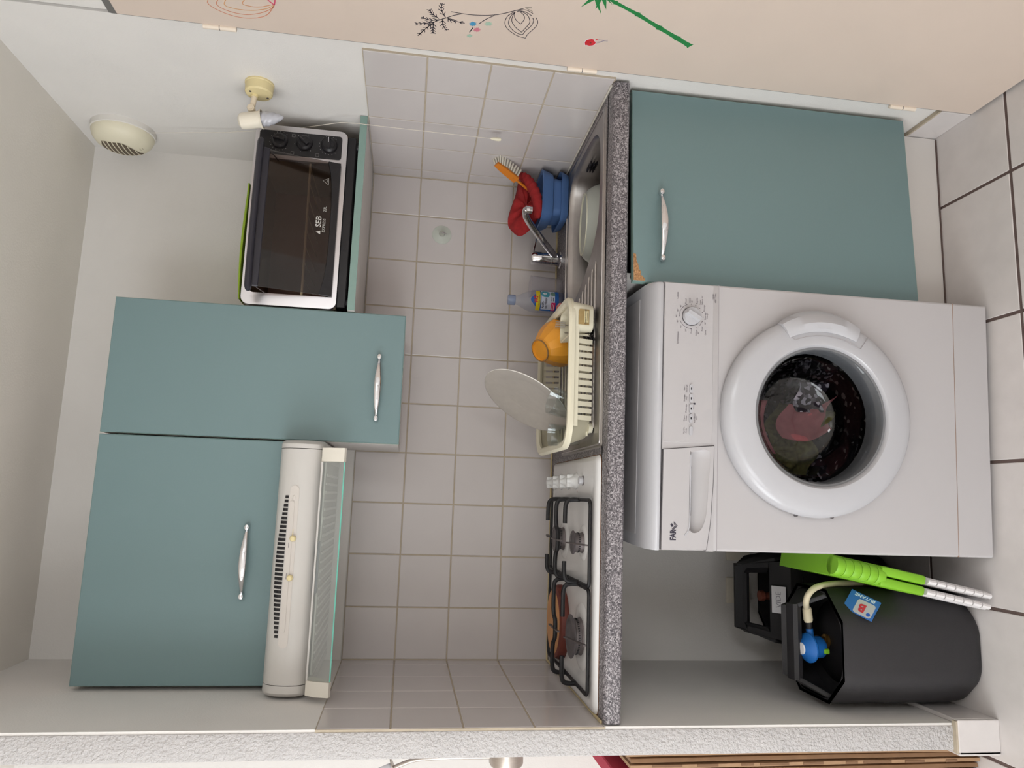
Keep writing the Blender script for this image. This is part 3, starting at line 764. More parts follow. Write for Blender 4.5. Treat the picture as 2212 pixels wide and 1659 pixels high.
# visor: glass flap in two end brackets
for x0, x1 in ((.014, .047), (.551, .584)):
    bm = nb(); pr = [(-.405, 1.5935), (-.436, 1.592), (-.452, 1.572), (-.462, 1.537), (-.452, 1.533), (-.430, 1.545), (-.405, 1.575)]
    loft(bm, [[V(x, y, z) for y, z in pr] for x in (x0, x1)])
    obj('visor_bracket', bm, mat('visor_white', (226, 220, 208), .4), RH, world=True)
vz = [V(0, -.441, 1.588), V(0, -.459, 1.537)]
bm = nb(); loft(bm, [[vz[0] + V(x, 0, 0), vz[0] + V(x, .004, 0), vz[1] + V(x, .004, 0), vz[1] + V(x, 0, 0)] for x in (.048, .550)])
g = obj('visor_glass', bm, VISOR, RH, world=True, smooth=False)
obj('glass_edge', B(.048, .550, -.4595, -.4545, 1.534, 1.5372), VISOR_E, g, world=True)
obj('visor_rail', B(.048, .550, -.443, -.430, 1.5875, 1.5915), HOODW, RH, world=True)
# grease grille under the hood
obj('filter_frame', B(.05, .55, -.40, -.06, 1.5835, 1.5875), mat('filter_grey', (186, 184, 178), .6), RH, world=True)
for k in range(22):
    x = .075 + k * .021
    obj('filter_slat', B(x, x + .007, -.39, -.08, 1.5800, 1.5840, .001, 1), HOODW, RH, world=True)
obj('lamp_lens', B(.24, .36, -.425, -.405, 1.5840, 1.5885), mat('lens_grey', (120, 122, 130), .3), RH, world=True)

# ------------------------------------------------------------------ mini oven
OV = thing('mini_oven', 'black and silver mini oven with its door ajar on the shelf', 'oven', (1.21, -.19, 1.565))
FY = -.322
fr = rrect(.958, 1.462, 1.598, 1.842, .020, 5)
wn = rrect(.990, 1.366, 1.613, 1.822, .010, 4)
bm = nb(); holed(bm, fr, wn, 0)
bmesh.ops.transform(bm, matrix=Matrix(((1, 0, 0, 0), (0, 0, 1, FY), (0, 1, 0, 0), (0, 0, 0, 1))), verts=bm.verts)
loft(bm, [[V(x, FY, z) for x, z in fr], [V(x, FY + .02, z) for x, z in fr]], cap0=False, cap1=False)
loft(bm, [[V(x, FY, z) for x, z in wn], [V(x, FY + .012, z) for x, z in wn]], cap0=False, cap1=False)
obj('front_frame', bm, mat('oven_silver', (206, 202, 204), .28, metal=.85), OV, world=True)
bm = nb()
for a in ((.962, 1.458, FY + .018, -.03, 1.828, 1.838), (.962, .978, FY + .018, -.03, 1.600, 1.828), (1.376, 1.458, FY + .018, -.03, 1.600, 1.828), (.978, 1.376, FY + .018, -.03, 1.600, 1.606), (.978, 1.376, -.04, -.03, 1.606, 1.828)): box(bm, *a)
obj('case', bm, mat('oven_case', (140, 124, 104), .5), OV, world=True)
obj('cavity', B(.979, 1.3755, -.060, -.040, 1.607, 1.827), mat('cavity_brown', (150, 116, 102), .45), OV, world=True)
obj('heating_element', Tb([(.985, -.18, 1.640), (1.37, -.18, 1.640)], .004, 8), IRON_W, OV, world=True)
rk = obj('rack', Tb([(.985, -.308, 1.690), (1.372, -.308, 1.694)], .0032, 6), mat('oven_rack', (222, 206, 172), .4, metal=.2), OV, world=True)
for k in range(9):
    x = 1.005 + .044 * k
    obj('rack_wire', Tb([(x, -.300, 1.693), (x, -.06, 1.693)], .0013, 6), MATS['oven_rack'], rk, world=True)
bm = box(nb(), .966, 1.454, FY + .012, -.03, 1.5745, 1.5985, .002, 1)
obj('base', bm, BLACK, OV, world=True)
for x in (.985, 1.435):
    for y in (-.29, -.06): obj('foot', L([(.014, 0), (.014, .010)], (x, y, 1.565), (0, 0, 1), 14), BLACK, OV, world=True)
bm = nb()
pr = [(.985, 1.5745)] + [(.985 + .45 * k / 16, 1.5745 - .0075 * math.sin(PI * k / 16) ** 2) for k in range(17)]
cpn = obj('control_panel', Pm(rrect(1.378, 1.446, 1.612, 1.831, .008, 4), (0, FY - .0015, 0), UX, UZ, (0, .004, 0)), BLACK, OV, world=True)
for k, (z, a) in enumerate(((1.777, 8), (1.712, 42), (1.646, 88))):
    kb = obj('knob', L([(.0215, 0), (.0215, .005), (.0195, .008), (.0165, .010), (.0150, .012), (.0, .012)], (1.417, FY - .0015, z), (0, -1, 0), 32), BLACK, OV, world=True)
    aa = math.radians(90 - a); d_ = V(math.cos(aa), 0, math.sin(aa)); e_ = V(-d_.z, 0, d_.x); c_ = V(1.417, FY - .0135, z)
    bm = nb(); loft(bm, [[c_ + d_ * p + e_ * q + V(0, w_, 0) for p, q in ((-.0150, -.004), (.0150, -.004), (.0150, .004), (-.0150, .004))] for w_ in (0, -.010)])
    gk = obj('knob_grip', bm, BLACK, kb, world=True)
    bm = nb(); loft(bm, [[c_ + d_ * p + e_ * q + V(0, w_, 0) for p, q in ((.000, -.0006), (.0140, -.0006), (.0140, .0006), (.000, .0006))] for w_ in (-.0098, -.0104)])
    obj('pointer', bm, IRON_W if k < 2 else PAPER, kb, world=True)
    for b in range(-130, 131, 20 if k != 1 else 60):
        bb = math.radians(90 - b)
        obj('dial_mark', L([(.0010, 0), (.0010, .0003)], (1.417 + .0265 * math.cos(bb), FY - .0016, z + .0265 * math.sin(bb)), (0, -1, 0), 6), mat('print_grey', (150, 146, 146), .6), cpn, world=True)
for x, z in ((1.386, 1.800), (1.436, 1.742), (1.386, 1.742), (1.386, 1.676)):
    pts = [(x - .004, z - .004), (x + .004, z - .004), (x + .004, z + .004), (x - .004, z + .004), (x - .004, z - .004)]
    obj('dial_symbol', ribbon(nb(), pts, .0006, (0, FY - .0017, 0), UX, UZ, (0, -.0002, 0)), MATS['print_grey'], cpn, world=True, smooth=False)
obj('pilot_light', B(1.396, 1.416, FY - .0022, FY - .001, 1.818, 1.8215, .0005, 1), mat('pilot_amber', (150, 140, 120), .3), cpn, world=True)
# door, hinged at its lower edge and dropped forward a little
tilt = math.radians(16)
DM = Matrix.Translation(V(1.178, FY - .002, 1.613)) @ Matrix.Rotation(tilt, 4, 'X')
def dpart(name, bm, m, par, **k):
    bmesh.ops.transform(bm, matrix=DM, verts=bm.verts); return obj(name, bm, m, par, world=True, **k)
od = dpart('door', box(nb(), -.186, .186, -.005, .0, .004, .200, .001, 1), SMOKE, OV)
bm = nb(); nseg = 12
arc = [(-.186 + .372 * k / nseg, .022 + .006 * (1 - abs(2 * k / nseg - 1) ** 3) * -1 + .010 * abs(2 * k / nseg - 1) ** 4) for k in range(nseg + 1)]
dpart('door_band', Pm([(-.187, -.001), (.187, -.001)] + [(x, z) for x, z in reversed(arc)], (0, -.0068, 0), UX, UZ, (0, .0075, 0)), BLACK, od)
hb = smooth_path([(-.192, -.004, .207), (-.186, -.016, .209), (-.176, -.024, .210), (0, -.028, .211), (.176, -.024, .210), (.186, -.016, .209), (.192, -.004, .207)], 5)
dpart('door_handle', Tb(hb, .0135, 12, flat=(1., .66)), mat('handle_black', (50, 48, 56), .35), od)
dpart('handle_strip', box(nb(), -.188, .188, -.009, .0, .184, .206, .002, 1), MATS['handle_black'], od)
TL = lambda x, z: DM @ V(x, -.0056, z)
TU, TV = DM.to_3x3() @ V(1, 0, 0), DM.to_3x3() @ V(0, 0, 1)
inv = MW[OV.name].inverted()
WPRINT = mat('print_white', (200, 196, 190), .6)
text('lettering', 'SEB', .020, inv @ TL(.012, .046), TU, TV, WPRINT, od, bold=.0003)
text('lettering', 'EXPRESS', .0105, inv @ TL(.004, .032), TU, TV, WPRINT, od)
text('lettering', '23L', .0105, inv @ TL(.050, .032), TU, TV, WPRINT, od)
dpart('emblem', Pm([(-.022, .040), (-.012, .040), (-.017, .052)], (0, -.0053, 0), UX, UZ, (0, -.0004, 0)), WPRINT, od, smooth=False)
dpart('warning_sign', ribbon(nb(), [(.120, .028), (.138, .028), (.129, .044), (.120, .028)], .0008, (0, -.0053, 0), UX, UZ, (0, -.0004, 0)), WPRINT, od, smooth=False)
text('lettering', '~', .012, inv @ TL(.129, .0325), TU, TV, WPRINT, od)
for x in (-.188, .188):
    dpart('door_stay', Tb([(x, -.003, .19), (x, .060, .155)], .0015, 6), IRON_W, od)
# green tray lying on the oven
bm = nb()
rings = []
for k in range(25):
    f = k / 24; x = .968 + .318 * f; zz = 1.8430 + .0045 * math.sin(PI * min(1, f * 1.15)) ** 1.0 * (1 - .6 * f)
    th = .0020 + .0045 * math.sin(PI * (.05 + .80 * f))
    rings.append([V(x, -.330, zz + .0006), V(x, -.331, zz + th * .5), V(x, -.330, zz + th), V(x, -.300, zz + th), V(x, -.08, zz + th), V(x, -.08, zz)])
t = tag(obj('serving_tray', loft(bm, rings), LIME_D), 'thin lime green plastic tray lying on top of the mini oven', 'tray')

# ------------------------------------------------------------------ gas hob
HB = thing('gas_hob', 'white enamelled hob with black pan supports set into the worktop', 'hob', (.296, -.33, .937))
def rr_ring(x0, x1, y0, y1, r, z, n=5): return [V(x, y, z) for x, y in rrect(x0, x1, y0, y1, r, n)]
bm = nb()
loft(bm, [rr_ring(.006, .586, -.588, -.070, .016, .936), rr_ring(.006, .586, -.588, -.070, .016, .940), rr_ring(.010, .582, -.584, -.074, .016, .9455), rr_ring(.020, .572, -.572, -.084, .014, .9475),
          rr_ring(.034, .488, -.548, -.096, .014, .9475), rr_ring(.040, .482, -.542, -.102, .014, .9425), rr_ring(.060, .460, -.520, -.120, .014, .9420)], cap0=True, cap1=True)
obj('hob_plate', bm, ENAMEL, HB, world=True, angle=50)
obj('edge_joint', loft(nb(), [rr_ring(.004, .588, -.590, -.068, .016, .9372), rr_ring(.004, .588, -.590, -.068, .016, .9382)]), mat('brown_joint', (120, 84, 58), .8, noise=.4, nscale=20), HB, world=True)
KNOBW = mat('knob_white', (222, 221, 220), .3)
for k, y in enumerate((-.115, -.205, -.295, -.385)):
    kb = obj('control_knob', L([(.0210, 0), (.0210, .004), (.0185, .006), (.0170, .009), (.0105, .017), (.0085, .021), (.0080, .028), (.0, .0285)], (.528, y, .9475), (0, 0, 1), 28), KNOBW, HB, world=True)
    obj('knob_grip', B(.511, .545, y - .0042, y + .0042, .955, .975, .003, 2), KNOBW, kb, world=True)
ib = obj('igniter_button', L([(.010, 0), (.010, .010), (.009, .0115), (0, .012)], (.528, -.452, .9475), (0, 0, 1), 24), APPL2, HB, world=True)
obj('button_ring', L([(.0125, 0), (.0125, .0012)], (.528, -.452, .9475), (0, 0, 1), 24), mat('ring_grey', (120, 112, 112), .5), HB, world=True)
obj('red_mark', B(.499, .5035, -.393, -.391, .9476, .9480), mat('red_print', (150, 40, 40), .5), HB, world=True)
def burner(x, y, r):
    b = obj('burner', L([(r * .98, 0), (r * .95, .004), (r * .90, .006), (r * .90, .018), (r * .94, .020), (r * .94, .0215)], (x, y, .9445), (0, 0, 1), 36), BURNER, HB, world=True)
    obj('burner_cap', L([(r * .96, 0), (r * 1.12, .0015), (r * 1.13, .0035), (r * 1.05, .0052), (r * .92, .0058), (r * .74, .0058), (r * .70, .0046), (r * .20, .0048), (0, .0050)], (x, y, .966), (0, 0, 1), 36), mat('burner_cap', (96, 90, 92), .5, metal=.3), b, world=True)
    obj('burner_dish', L([(r * 1.75, -.001), (r * 1.45, .0035), (r * 1.15, .004), (r * 1.0, .0025)], (x, y, .9425), (0, 0, 1), 36), ENAMEL, HB, world=True)
    bm = nb()
    for k in range(int(r * 1000)):
        a = 2 * PI * k / int(r * 1000)
        box(bm, x + r * .905 * math.cos(a) - .0011, x + r * .905 * math.cos(a) + .0011, y + r * .905 * math.sin(a) - .0011, y + r * .905 * math.sin(a) + .0011, .9545, .9585)
    f = obj('flame_ports', bm, BLACK, b, world=True, smooth=False); f['kind'] = 'stuff'
burner(.375, -.445, .026); burner(.372, -.225, .032); burner(.150, -.440, .046)
# brown electric hot plate, rear left
hp_ = obj('hot_plate', L([(.098, 0), (.098, .010), (.094, .020), (.088, .0235), (.084, .0240)], (.148, -.215, .9425), (0, 0, 1), 48), PLATE_B, HB, world=True)
obj('hot_plate_top', L([(.0845, 0), (.083, .0012), (.060, .0022), (0, .0030)], (.148, -.215, .9662), (0, 0, 1), 48), PLATE_T, hp_, world=True)
def grate(x0, x1, cx, bf, bb, skip_back=False):
    """pan support: frame, two L prongs per burner, middle bar, fins"""
    g = obj('pan_support', Tb([V(x, y, .954) for x, y in rrect(x0, x1, -.555, -.098, .014, 4)], .0044, 8, closed=True), IRON, HB, world=True)
    for y in ((bf, bb) if not skip_back else (bf,)):
        for s, xe in ((1, x1), (-1, x0)):
            pts = smooth_path([(xe, y, .953), (xe, y, .972), (xe - s * .004, y, .984), (xe - s * .016, y, .989), (xe - s * .036, y, .990), (cx + s * .046, y, .990)], 4)
            obj('prong', Tb(pts, .0056, 8), IRON, g, world=True)
    ym = (bf + bb) / 2
    pts = smooth_path([(x1, ym, .953), (x1, ym, .972), (x1 - .004, ym, .984), (x1 - .016, ym, .989), (cx + .060, ym, .990), (cx + .034, ym - .004, .989), (cx + .020, ym - .014, .987), (cx - .020, ym - .014, .987), (cx - .034, ym - .004, .989), (cx - .060, ym, .990), (x0 + .016, ym, .989), (x0 + .004, ym, .984), (x0, ym, .972), (x0, ym, .953)], 4)
    obj('middle_bar', Tb(pts, .0056, 8), IRON, g, world=True)
    def fin(p, q, h):
        p, q = V(*p), V(*q)
        b = nb(); prism(b, [(0, 0), (1, 0), (1, 1), (0, 1)], p + V(-.0016, 0, 0), q - p, V(0, 0, h), V(.0032, 0, 0)); obj('fin', b, IRON_W, g, world=True)
    fin((cx, -.554, .956), (cx, bf - .012, .980), .010)
    fin((cx, ym - .055, .984), (cx, ym + .055, .984), .007)
    if not skip_back: fin((cx, bb + .012, .980), (cx, -.10, .960), .010)
    return g
grate(.280, .480, .375, -.445, -.225)
grate(.040, .274, .150, -.440, -.215, True)

# ------------------------------------------------------------------ sink
SK = thing('kitchen_sink', 'stainless steel sink with oval bowl and ribbed drainer', 'sink', (1.03, -.37, .937))
inner = [(p.x, p.y) for p in smooth_path([(a, b, 0) for a, b in SINK], 4, closed=True)]
outer = rrect(.606, 1.468, -.590, -.158, .012, 4)
bm = nb()
holed(bm, outer, inner, .9415)
loft(bm, [[V(x, y, .9415) for x, y in outer], [V(x + (.003 if x > 1 else -.003), y + (-.003 if y < -.37 else .003), .9375) for x, y in outer]], cap0=False, cap1=False)
cx_, cy_ = 1.255, -.365
def bring(s, z): return [V(cx_ + (x - cx_) * s, cy_ + (y - cy_) * s, z) for x, y in inner]
loft(bm, [bring(1, .9415), bring(.985, .938), bring(.97, .925), bring(.93, .85), bring(.87, .810), bring(.74, .796), bring(.3, .792)], cap0=False)
obj('sink_sheet', bm, STEEL_D, SK, world=True, angle=45)
ro = rrect(.612, 1.462, -.584, -.164, .012, 4)
obj('raised_rim', Tb([V(x, y, .9415) for x, y in ro], .0026, 8, closed=True), STEEL, SK, world=True)
for k in range(9):
    y = -.525 + k * .034
    x1 = 1.01 - max(0, (-.30 - y)) * -.30
    obj('drainer_rib', Tb([(.655, y, .9410), (.665, y, .9425), (x1 - .01, y, .9425), (x1, y, .9410)], .0028, 6), STEEL, SK, world=True)
for k in range(6):
    zz = .915 - (k % 3) * .008; y = -.345 + (k // 3) * .03
    obj('overflow_slit', B(1.4225, 1.432, y - .012, y + .012, zz - .0015, zz + .0015), BLACK, SK, world=True)
# basin upside down in the bowl
MB_ = thing('plastic_basin', 'translucent whitish plastic basin standing upside down in the sink bowl', 'basin', (1.255, -.335, .797))
a_ = (0, .12, 1)
obj('basin_wall', L([(.128, 0), (.132, .002), (.131, .006), (.126, .040), (.118, .080), (.108, .105), (.097, .121), (.088, .128), (.086, .130), (.084, .127), (0, .125)], (0, 0, .002), a_, 56, cap0=False), FROST, MB_)
obj('foot_ring', L([(.088, .127), (.088, .131), (.084, .131), (.084, .126)], (0, 0, .002), a_, 56, cap0=False, cap1=False), mat('basin_ring', (214, 212, 192), .4), MB_)

# ------------------------------------------------------------------ mixer tap
TP_ = thing('mixer_tap', 'chrome single lever mixer tap behind the sink bowl', 'tap', (1.232, -.065, .937))
obj('tap_body', L([(.027, 0), (.027, .004), (.0225, .007), (.0215, .030), (.0225, .031), (.0225, .034), (.0212, .035), (.0212, .060), (.0200, .061), (.0200, .063), (.0215, .064), (.0215, .092), (.018, .097), (0, .098)], (0, 0, 0), (0, 0, 1), 36), CHROME, TP_)
sp = smooth_path([(.004, -.010, .018), (.030, -.052, .062), (.060, -.098, .108), (.078, -.124, .132), (.090, -.140, .140), (.098, -.152, .138)], 5)
spt = obj('spout', Tb(sp, [.0110] * (len(sp) - 8) + [.0105, .0105, .0105, .0110, .0115, .0115, .0115, .0100], 14), CHROME, TP_)
obj('aerator', L([(.0120, 0), (.0125, -.010), (.0110, -.011), (.0110, -.018), (.0, -.018)], (.097, -.150, .141), (0, -.1, 1), 20), CHROME, spt)
lv = smooth_path([(.010, 0, .090), (.030, .004, .087), (.055, .010, .082), (.080, .014, .080)], 5)
obj('lever', Tb(lv, .0055, 10, flat=(1., .55)), CHROME, TP_)

# ------------------------------------------------------------------ sink caddy, cloth, brush
CD = thing('sink_caddy', 'blue plastic two-tier sink caddy in the corner behind the sink', 'caddy', (1.398, -.118, .940))
def rq(ins, z, y0=-.195, y1=-.036): return rr_ring(1.318 + ins, 1.486 - ins, y0 + ins, y1 - ins, max(.012, .045 - ins), z, 6)
obj('lower_tray', loft(nb(), [rq(.014, .942), rq(.010, .943), rq(.002, .958), rq(0, .966), rq(.003, .966), rq(.008, .950), rq(.03, .949)]), BLUE, CD, world=True)
obj('pedestal', loft(nb(), [rq(.026, .948), rq(.022, .992)]), BLUE, CD, world=True)
obj('upper_tray', loft(nb(), [rq(.024, .986), rq(.012, .990), rq(.005, 1.003), rq(.001, 1.018), rq(-.002, 1.023), rq(.002, 1.025), rq(.009, 1.022), rq(.016, 1.000), rq(.04, .995)]), BLUE, CD, world=True)
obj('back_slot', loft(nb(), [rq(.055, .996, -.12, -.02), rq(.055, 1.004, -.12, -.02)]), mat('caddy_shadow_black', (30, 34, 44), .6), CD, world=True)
# cloth
bm = nb()
out_ = [(1.462, 1.088), (1.425, 1.094), (1.385, 1.106), (1.342, 1.116), (1.308, 1.108), (1.288, 1.090), (1.286, 1.070), (1.306, 1.046), (1.338, 1.026), (1.380, 1.020), (1.412, 1.026), (1.440, 1.046), (1.464, 1.070)]
oo = [(p.x, p.y) for p in smooth_path([(a, b, 0) for a, b in out_], 4, closed=True)]
ccx, ccz = 1.372, 1.066
rings = []
for s, d in ((.001, -.028), (.35, -.027), (.65, -.022), (.86, -.014), (1., 0), (.86, .012), (.6, .018), (.001, .020)):
    rings.append([V(ccx + (x - ccx) * s, -.112 + d * (1 + .35 * math.sin(9 * x * s * 8 + z * 60)) - .35 * (1.066 - z) + .006 * math.sin(x * 120), ccz + (z - ccz) * s) for x, z in oo])
loft(bm, rings)
fold = smooth_path([(1.470, -.135, 1.085), (1.455, -.150, 1.070), (1.425, -.166, 1.055), (1.390, -.176, 1.042), (1.355, -.172, 1.034), (1.330, -.158, 1.034)], 6)
tube(bm, fold, [.012 + .008 * math.sin(PI * k / (len(fold) - 1)) + .002 * math.sin(k * 2.1) for k in range(len(fold))], 12, flat=(1., .75))
tail = smooth_path([(1.462, -.085, 1.075), (1.475, -.070, 1.060), (1.480, -.058, 1.040)], 5)
tube(bm, tail, [.014 - .0006 * k for k in range(len(tail))], 10, flat=(1., .5))
tag(obj('cleaning_cloth', bm, RED, angle=80), 'crumpled red microfibre cloth draped over the blue sink caddy', 'cloth')
# brush
BR = thing('dish_brush', 'dish brush with orange handle and white bristles leaning in the blue caddy', 'brush', (1.40, -.13, 1.03))
p0, p1, p2 = V(1.405, -.135, 1.030), V(1.442, -.170, 1.106), V(1.470, -.205, 1.172)
hd = (p2 - p1).normalized(); bn = (V(.75, -.1, .5) - hd * V(.75, -.1, .5).dot(hd)).normalized(); bw = hd.cross(bn)
obj('brush_handle', Tb(smooth_path([p0, p0.lerp(p1, .6), p1, p1.lerp(p2, .15)], 5), .0062, 10, flat=(1., .7)), ORANGE_P, BR, world=True)
bm = nb(); loft(bm, [[p1 + hd * t + bn * q + bw * w_ * (1 - .3 * (t / .078) ** 4) for q, w_ in ((-.004, -.012), (.003, -.012), (.003, .012), (-.004, .012))] for t in (-.004, .02, .04, .06, .078)])
obj('brush_head', bm, ORANGE_P, BR, world=True)
bm = nb()
for i in range(9):
    for j in range(4):
        b0 = p1 + hd * (.003 + .0085 * i) + bw * (-.009 + .006 * j) + bn * .002
        dd = (bn + hd * (-.15 + .07 * i) + bw * (-.25 + .17 * j)).normalized()
        lathe(bm, [(.0019, 0), (.0024, .013), (.0031, .029), (.0014, .032)], b0, dd, 6)
f = obj('bristles', bm, BRISTLE, BR, world=True); f['kind'] = 'stuff'

# ------------------------------------------------------------------ bottle, cup, sponge behind the rack
BT = thing('cleaner_bottle', 'clear cleaner bottle with blue and yellow label behind the dish rack', 'bottle', (1.080, -.105, .938))
obj('bottle_body', L([(.001, 0), (.030, 0), (.034, .004), (.0345, .030), (.0345, .078), (.034, .092), (.030, .108), (.022, .126), (.0145, .140), (.0135, .146), (.0135, .152)], (0, 0, 0), (0, 0, 1), 36, cap0=False, cap1=False), PETC, BT)
obj('cap', L([(.0155, 0), (.0160, .003), (.0160, .020), (.0150, .0225), (.0, .023)], (0, 0, .148), (0, 0, 1), 28), thin_glass('blue_cap', (.62, .70, .85), .15, 1.4, haze=.35, hazec=(.45, .52, .68)), BT)
obj('cleaner_liquid', L([(.001, .002), (.032, .002), (.0325, .022), (.001, .022)], (0, 0, 0), (0, 0, 1), 30), thin_glass('blue_liquid', (.45, .52, .75), .05, 1.33), BT)
def bend_at(r, a0, z0):
    def f(x, y):
        a = a0 + x / r
        return V(r * math.cos(a), r * math.sin(a), z0 + y)
    return f
AB = math.radians(-96)
def label_patch(name, poly, m, r=.0349):
    bm = nb(); fb = bend_at(r, AB, 0)
    n = len(poly)
    # grid the polygon as horizontal strips so it wraps smoothly
    zs = sorted({round(z, 4) for _, z in poly}); lo, hi = zs[0], zs[-1]; rows = 14; cols = 10
    def span(z):
        xs = []
        for (xa, za), (xb, zb) in zip(poly, poly[1:] + poly[:1]):
            if abs(za - zb) < 1e-9: continue
            if min(za, zb) - 1e-9 <= z <= max(za, zb) + 1e-9: xs.append(xa + (xb - xa) * (z - za) / (zb - za))
        return (min(xs), max(xs)) if xs else (0, 0)
    g = []
    for i in range(rows + 1):
        z = lo + (hi - lo) * i / rows; a, b = span(min(max(z, lo + 1e-5), hi - 1e-5))
        g.append([bm.verts.new(fb(a + (b - a) * j / cols, z)) for j in range(cols + 1)])
    for i in range(rows):
        for j in range(cols): bm.faces.new((g[i][j], g[i][j + 1], g[i + 1][j + 1], g[i + 1][j]))
    return obj(name, bm, m, BT)
LB, LY, LWt = mat('label_blue', (32, 92, 168), .4), mat('label_yellow', (222, 196, 32), .4), mat('label_pale', (196, 204, 222), .4)
lbl = label_patch('label', [(-.036, .018), (.036, .018), (.036, .072), (.026, .084), (.004, .104), (-.004, .104), (-.026, .084), (-.036, .072)], LB)
label_patch('label_band', [(-.036, .075), (.036, .075), (.036, .088), (-.036, .088)], LY, .0351)
label_patch('label_panel', [(-.030, .030), (.036, .030), (.036, .072), (-.030, .072)], LWt, .0351)
label_patch('label_badge', [(-.034, .028), (-.006, .028), (-.006, .041), (-.034, .041)], mat('label_magenta', (196, 30, 96), .4), .0353)
label_patch('label_disc', [(.010, .050), (.018, .046), (.028, .046), (.034, .052), (.034, .066), (.028, .072), (.016, .072), (.010, .064)], mat('label_teal', (70, 150, 168), .4), .0353)
label_patch('label_emblem', [(.016, .030), (.022, .028), (.030, .030), (.033, .036), (.030, .042), (.022, .044), (.016, .041)], mat('label_green', (110, 140, 128), .4), .0353)
for s, sz, x, z, m, bo in (('W5', .017, .002, .088, mat('label_red', (206, 36, 52), .4), .0006), ('ANTI-', .0100, -.014, .066, INK_D, .0002), ('BACTERIEN', .0078, -.009, .0565, INK_D, .0002), ('+', .020, .022, .0600, PAPER, .0014), ('LIQUIDE VAISSELLE', .0048, .0, .0785, INK_D, .0001)):
    f0 = bend_at(.0356, AB + x / .0349, z)
    text('lettering', s, sz, (0, 0, 0), UX, UZ, m, lbl, bend=f0, squeeze=.85, bold=bo)
for x0, x1, z, m in ((-.031, -.010, .0372, PAPER), (-.031, -.012, .0325, PAPER), (-.002, .012, .0400, INK_D), (-.002, .010, .0350, INK_D)):
    label_patch('small_print', [(x0, z - .0009), (x1, z - .0009), (x1, z + .0009), (x0, z + .0009)], m, .0355)
CP = thing('plastic_cup', 'empty clear plastic cup standing beside the cleaner bottle', 'cup', (1.133, -.085, .938))
obj('cup_wall', L([(.0, .001), (.026, .001), (.030, .010), (.032, .060), (.0335, .098), (.0350, .099), (.0325, .098), (.031, .060), (.029, .010), (0, .003)], (0, 0, 0), (0, 0, 1), 32, cap0=False, cap1=False), CUPC, CP)
sp_ = tag(obj('sponge', B(1.018, 1.062, -.178, -.140, .943, .965, .006, 3), SPONGE), 'small pink sponge behind the corner of the dish rack', 'sponge')

# ------------------------------------------------------------------ dish rack and what is in it
DRK = thing('dish_rack', 'cream plastic dish rack standing on the sink drainer', 'dish rack', (.79, -.345, .944))
RX = (.602, .985, -.560, -.128)
def rk_ring(ins, z, r=.07, n=8): return rr_ring(RX[0] + ins, RX[1] - ins, RX[2] + ins, RX[3] - ins, r - ins * .5, z, n)
obj('rim', loft(nb(), [rk_ring(.008, .998), rk_ring(0.0, 1.000), rk_ring(-.001, 1.008), rk_ring(.004, 1.014), rk_ring(.014, 1.014), rk_ring(.020, 1.009), rk_ring(.018, 1.002), rk_ring(.008, .998)], cap0=False, cap1=False), CREAM, DRK, world=True)
top = rk_ring(.010, 1.002, n=8); bot = rk_ring(.030, .953, n=8)
# solid walls of both ends (with rounded corners), front and back slats between
def wall_part(name, idx, close=False):
    bm = nb()
    a = [top[i] for i in idx]; b = [bot[i] for i in idx]
    loft(bm, [b, a], close=False)
    bmesh.ops.solidify(bm, geom=bm.faces[:], thickness=.0025)
    return obj(name, bm, CREAM, DRK, world=True)
n_ = 9   # points per corner: 0-8 (x1,y1) 9-17 (x0,y1) 18-26 (x0,y0) 27-35 (x1,y0)
wall_part('end_wall', list(range(9, 27)))
wall_part('end_wall', list(range(27, 36)) + list(range(0, 9)))
def slat(x, y_t, y_b, wd=.0115):
    bm = nb(); s = -.0025 if y_t < -.3 else .0025
    loft(bm, [[V(x - wd / 2, y_b, .951), V(x + wd / 2, y_b, .951), V(x + wd / 2, y_b + s, .951), V(x - wd / 2, y_b + s, .951)], [V(x - wd / 2, y_t, 1.002), V(x + wd / 2, y_t, 1.002), V(x + wd / 2, y_t + s, 1.002), V(x - wd / 2, y_t + s, 1.002)]])
    return obj('slat', bm, CREAM, DRK, world=True)
for k in range(12):
    slat(.676 + k * .0172, RX[2] + .010, RX[2] + .024)
    slat(.676 + k * .0172, RX[3] - .010, RX[3] - .024)
bm = box(nb(), .655, .900, RX[2] + .0085, RX[2] + .0115, .988, 1.004); obj('front_band', bm, CREAM, DRK, world=True)
bm = box(nb(), .655, .930, RX[3] - .0115, RX[3] - .0085, .990, 1.004); obj('back_band', bm, CREAM, DRK, world=True)
# cutlery compartment at the front right
bm = nb()
def cb(ins, z): return rr_ring(.886 + ins, .966 - ins, RX[2] + .006 + ins, -.395 - ins, .02, z, 5)
loft(bm, [cb(.010, .950), cb(.006, .952), cb(0, 1.004), cb(.004, 1.004), cb(.009, .956)], cap1=True)
cc = obj('cutlery_box', bm, CREAM, DRK, world=True)
lb_ = obj('sticker', Pm([(.905, .963), (.944, .963), (.944, .988), (.938, .991), (.905, .991)], (0, RX[2] + .0118, 0), UX, UZ, (0, -.0008, 0)), mat('old_label', (170, 144, 96), .6, noise=.12, nscale=60), cc, world=True)
for p in lb_.data.vertices:
    w_ = p.co.z + .944; p.co.y += -.0068 * (w_ - .977) / .052 - .0036
obj('sticker_panel', B(.910, .939, RX[2] + .0040, RX[2] + .0052, .966, .977), mat('old_label_pale', (206, 192, 148), .6), cc, world=True)
inv = MW[DRK.name].inverted()
text('lettering', 'Egouttoir à vaisselle', .0048, inv @ V(.9245, RX[2] + .0036, .9738), UX, UZ, INK_D, cc)
text('lettering', '12 assiettes', .0044, inv @ V(.9245, RX[2] + .0036, .9690), UX, UZ, INK_D, cc)
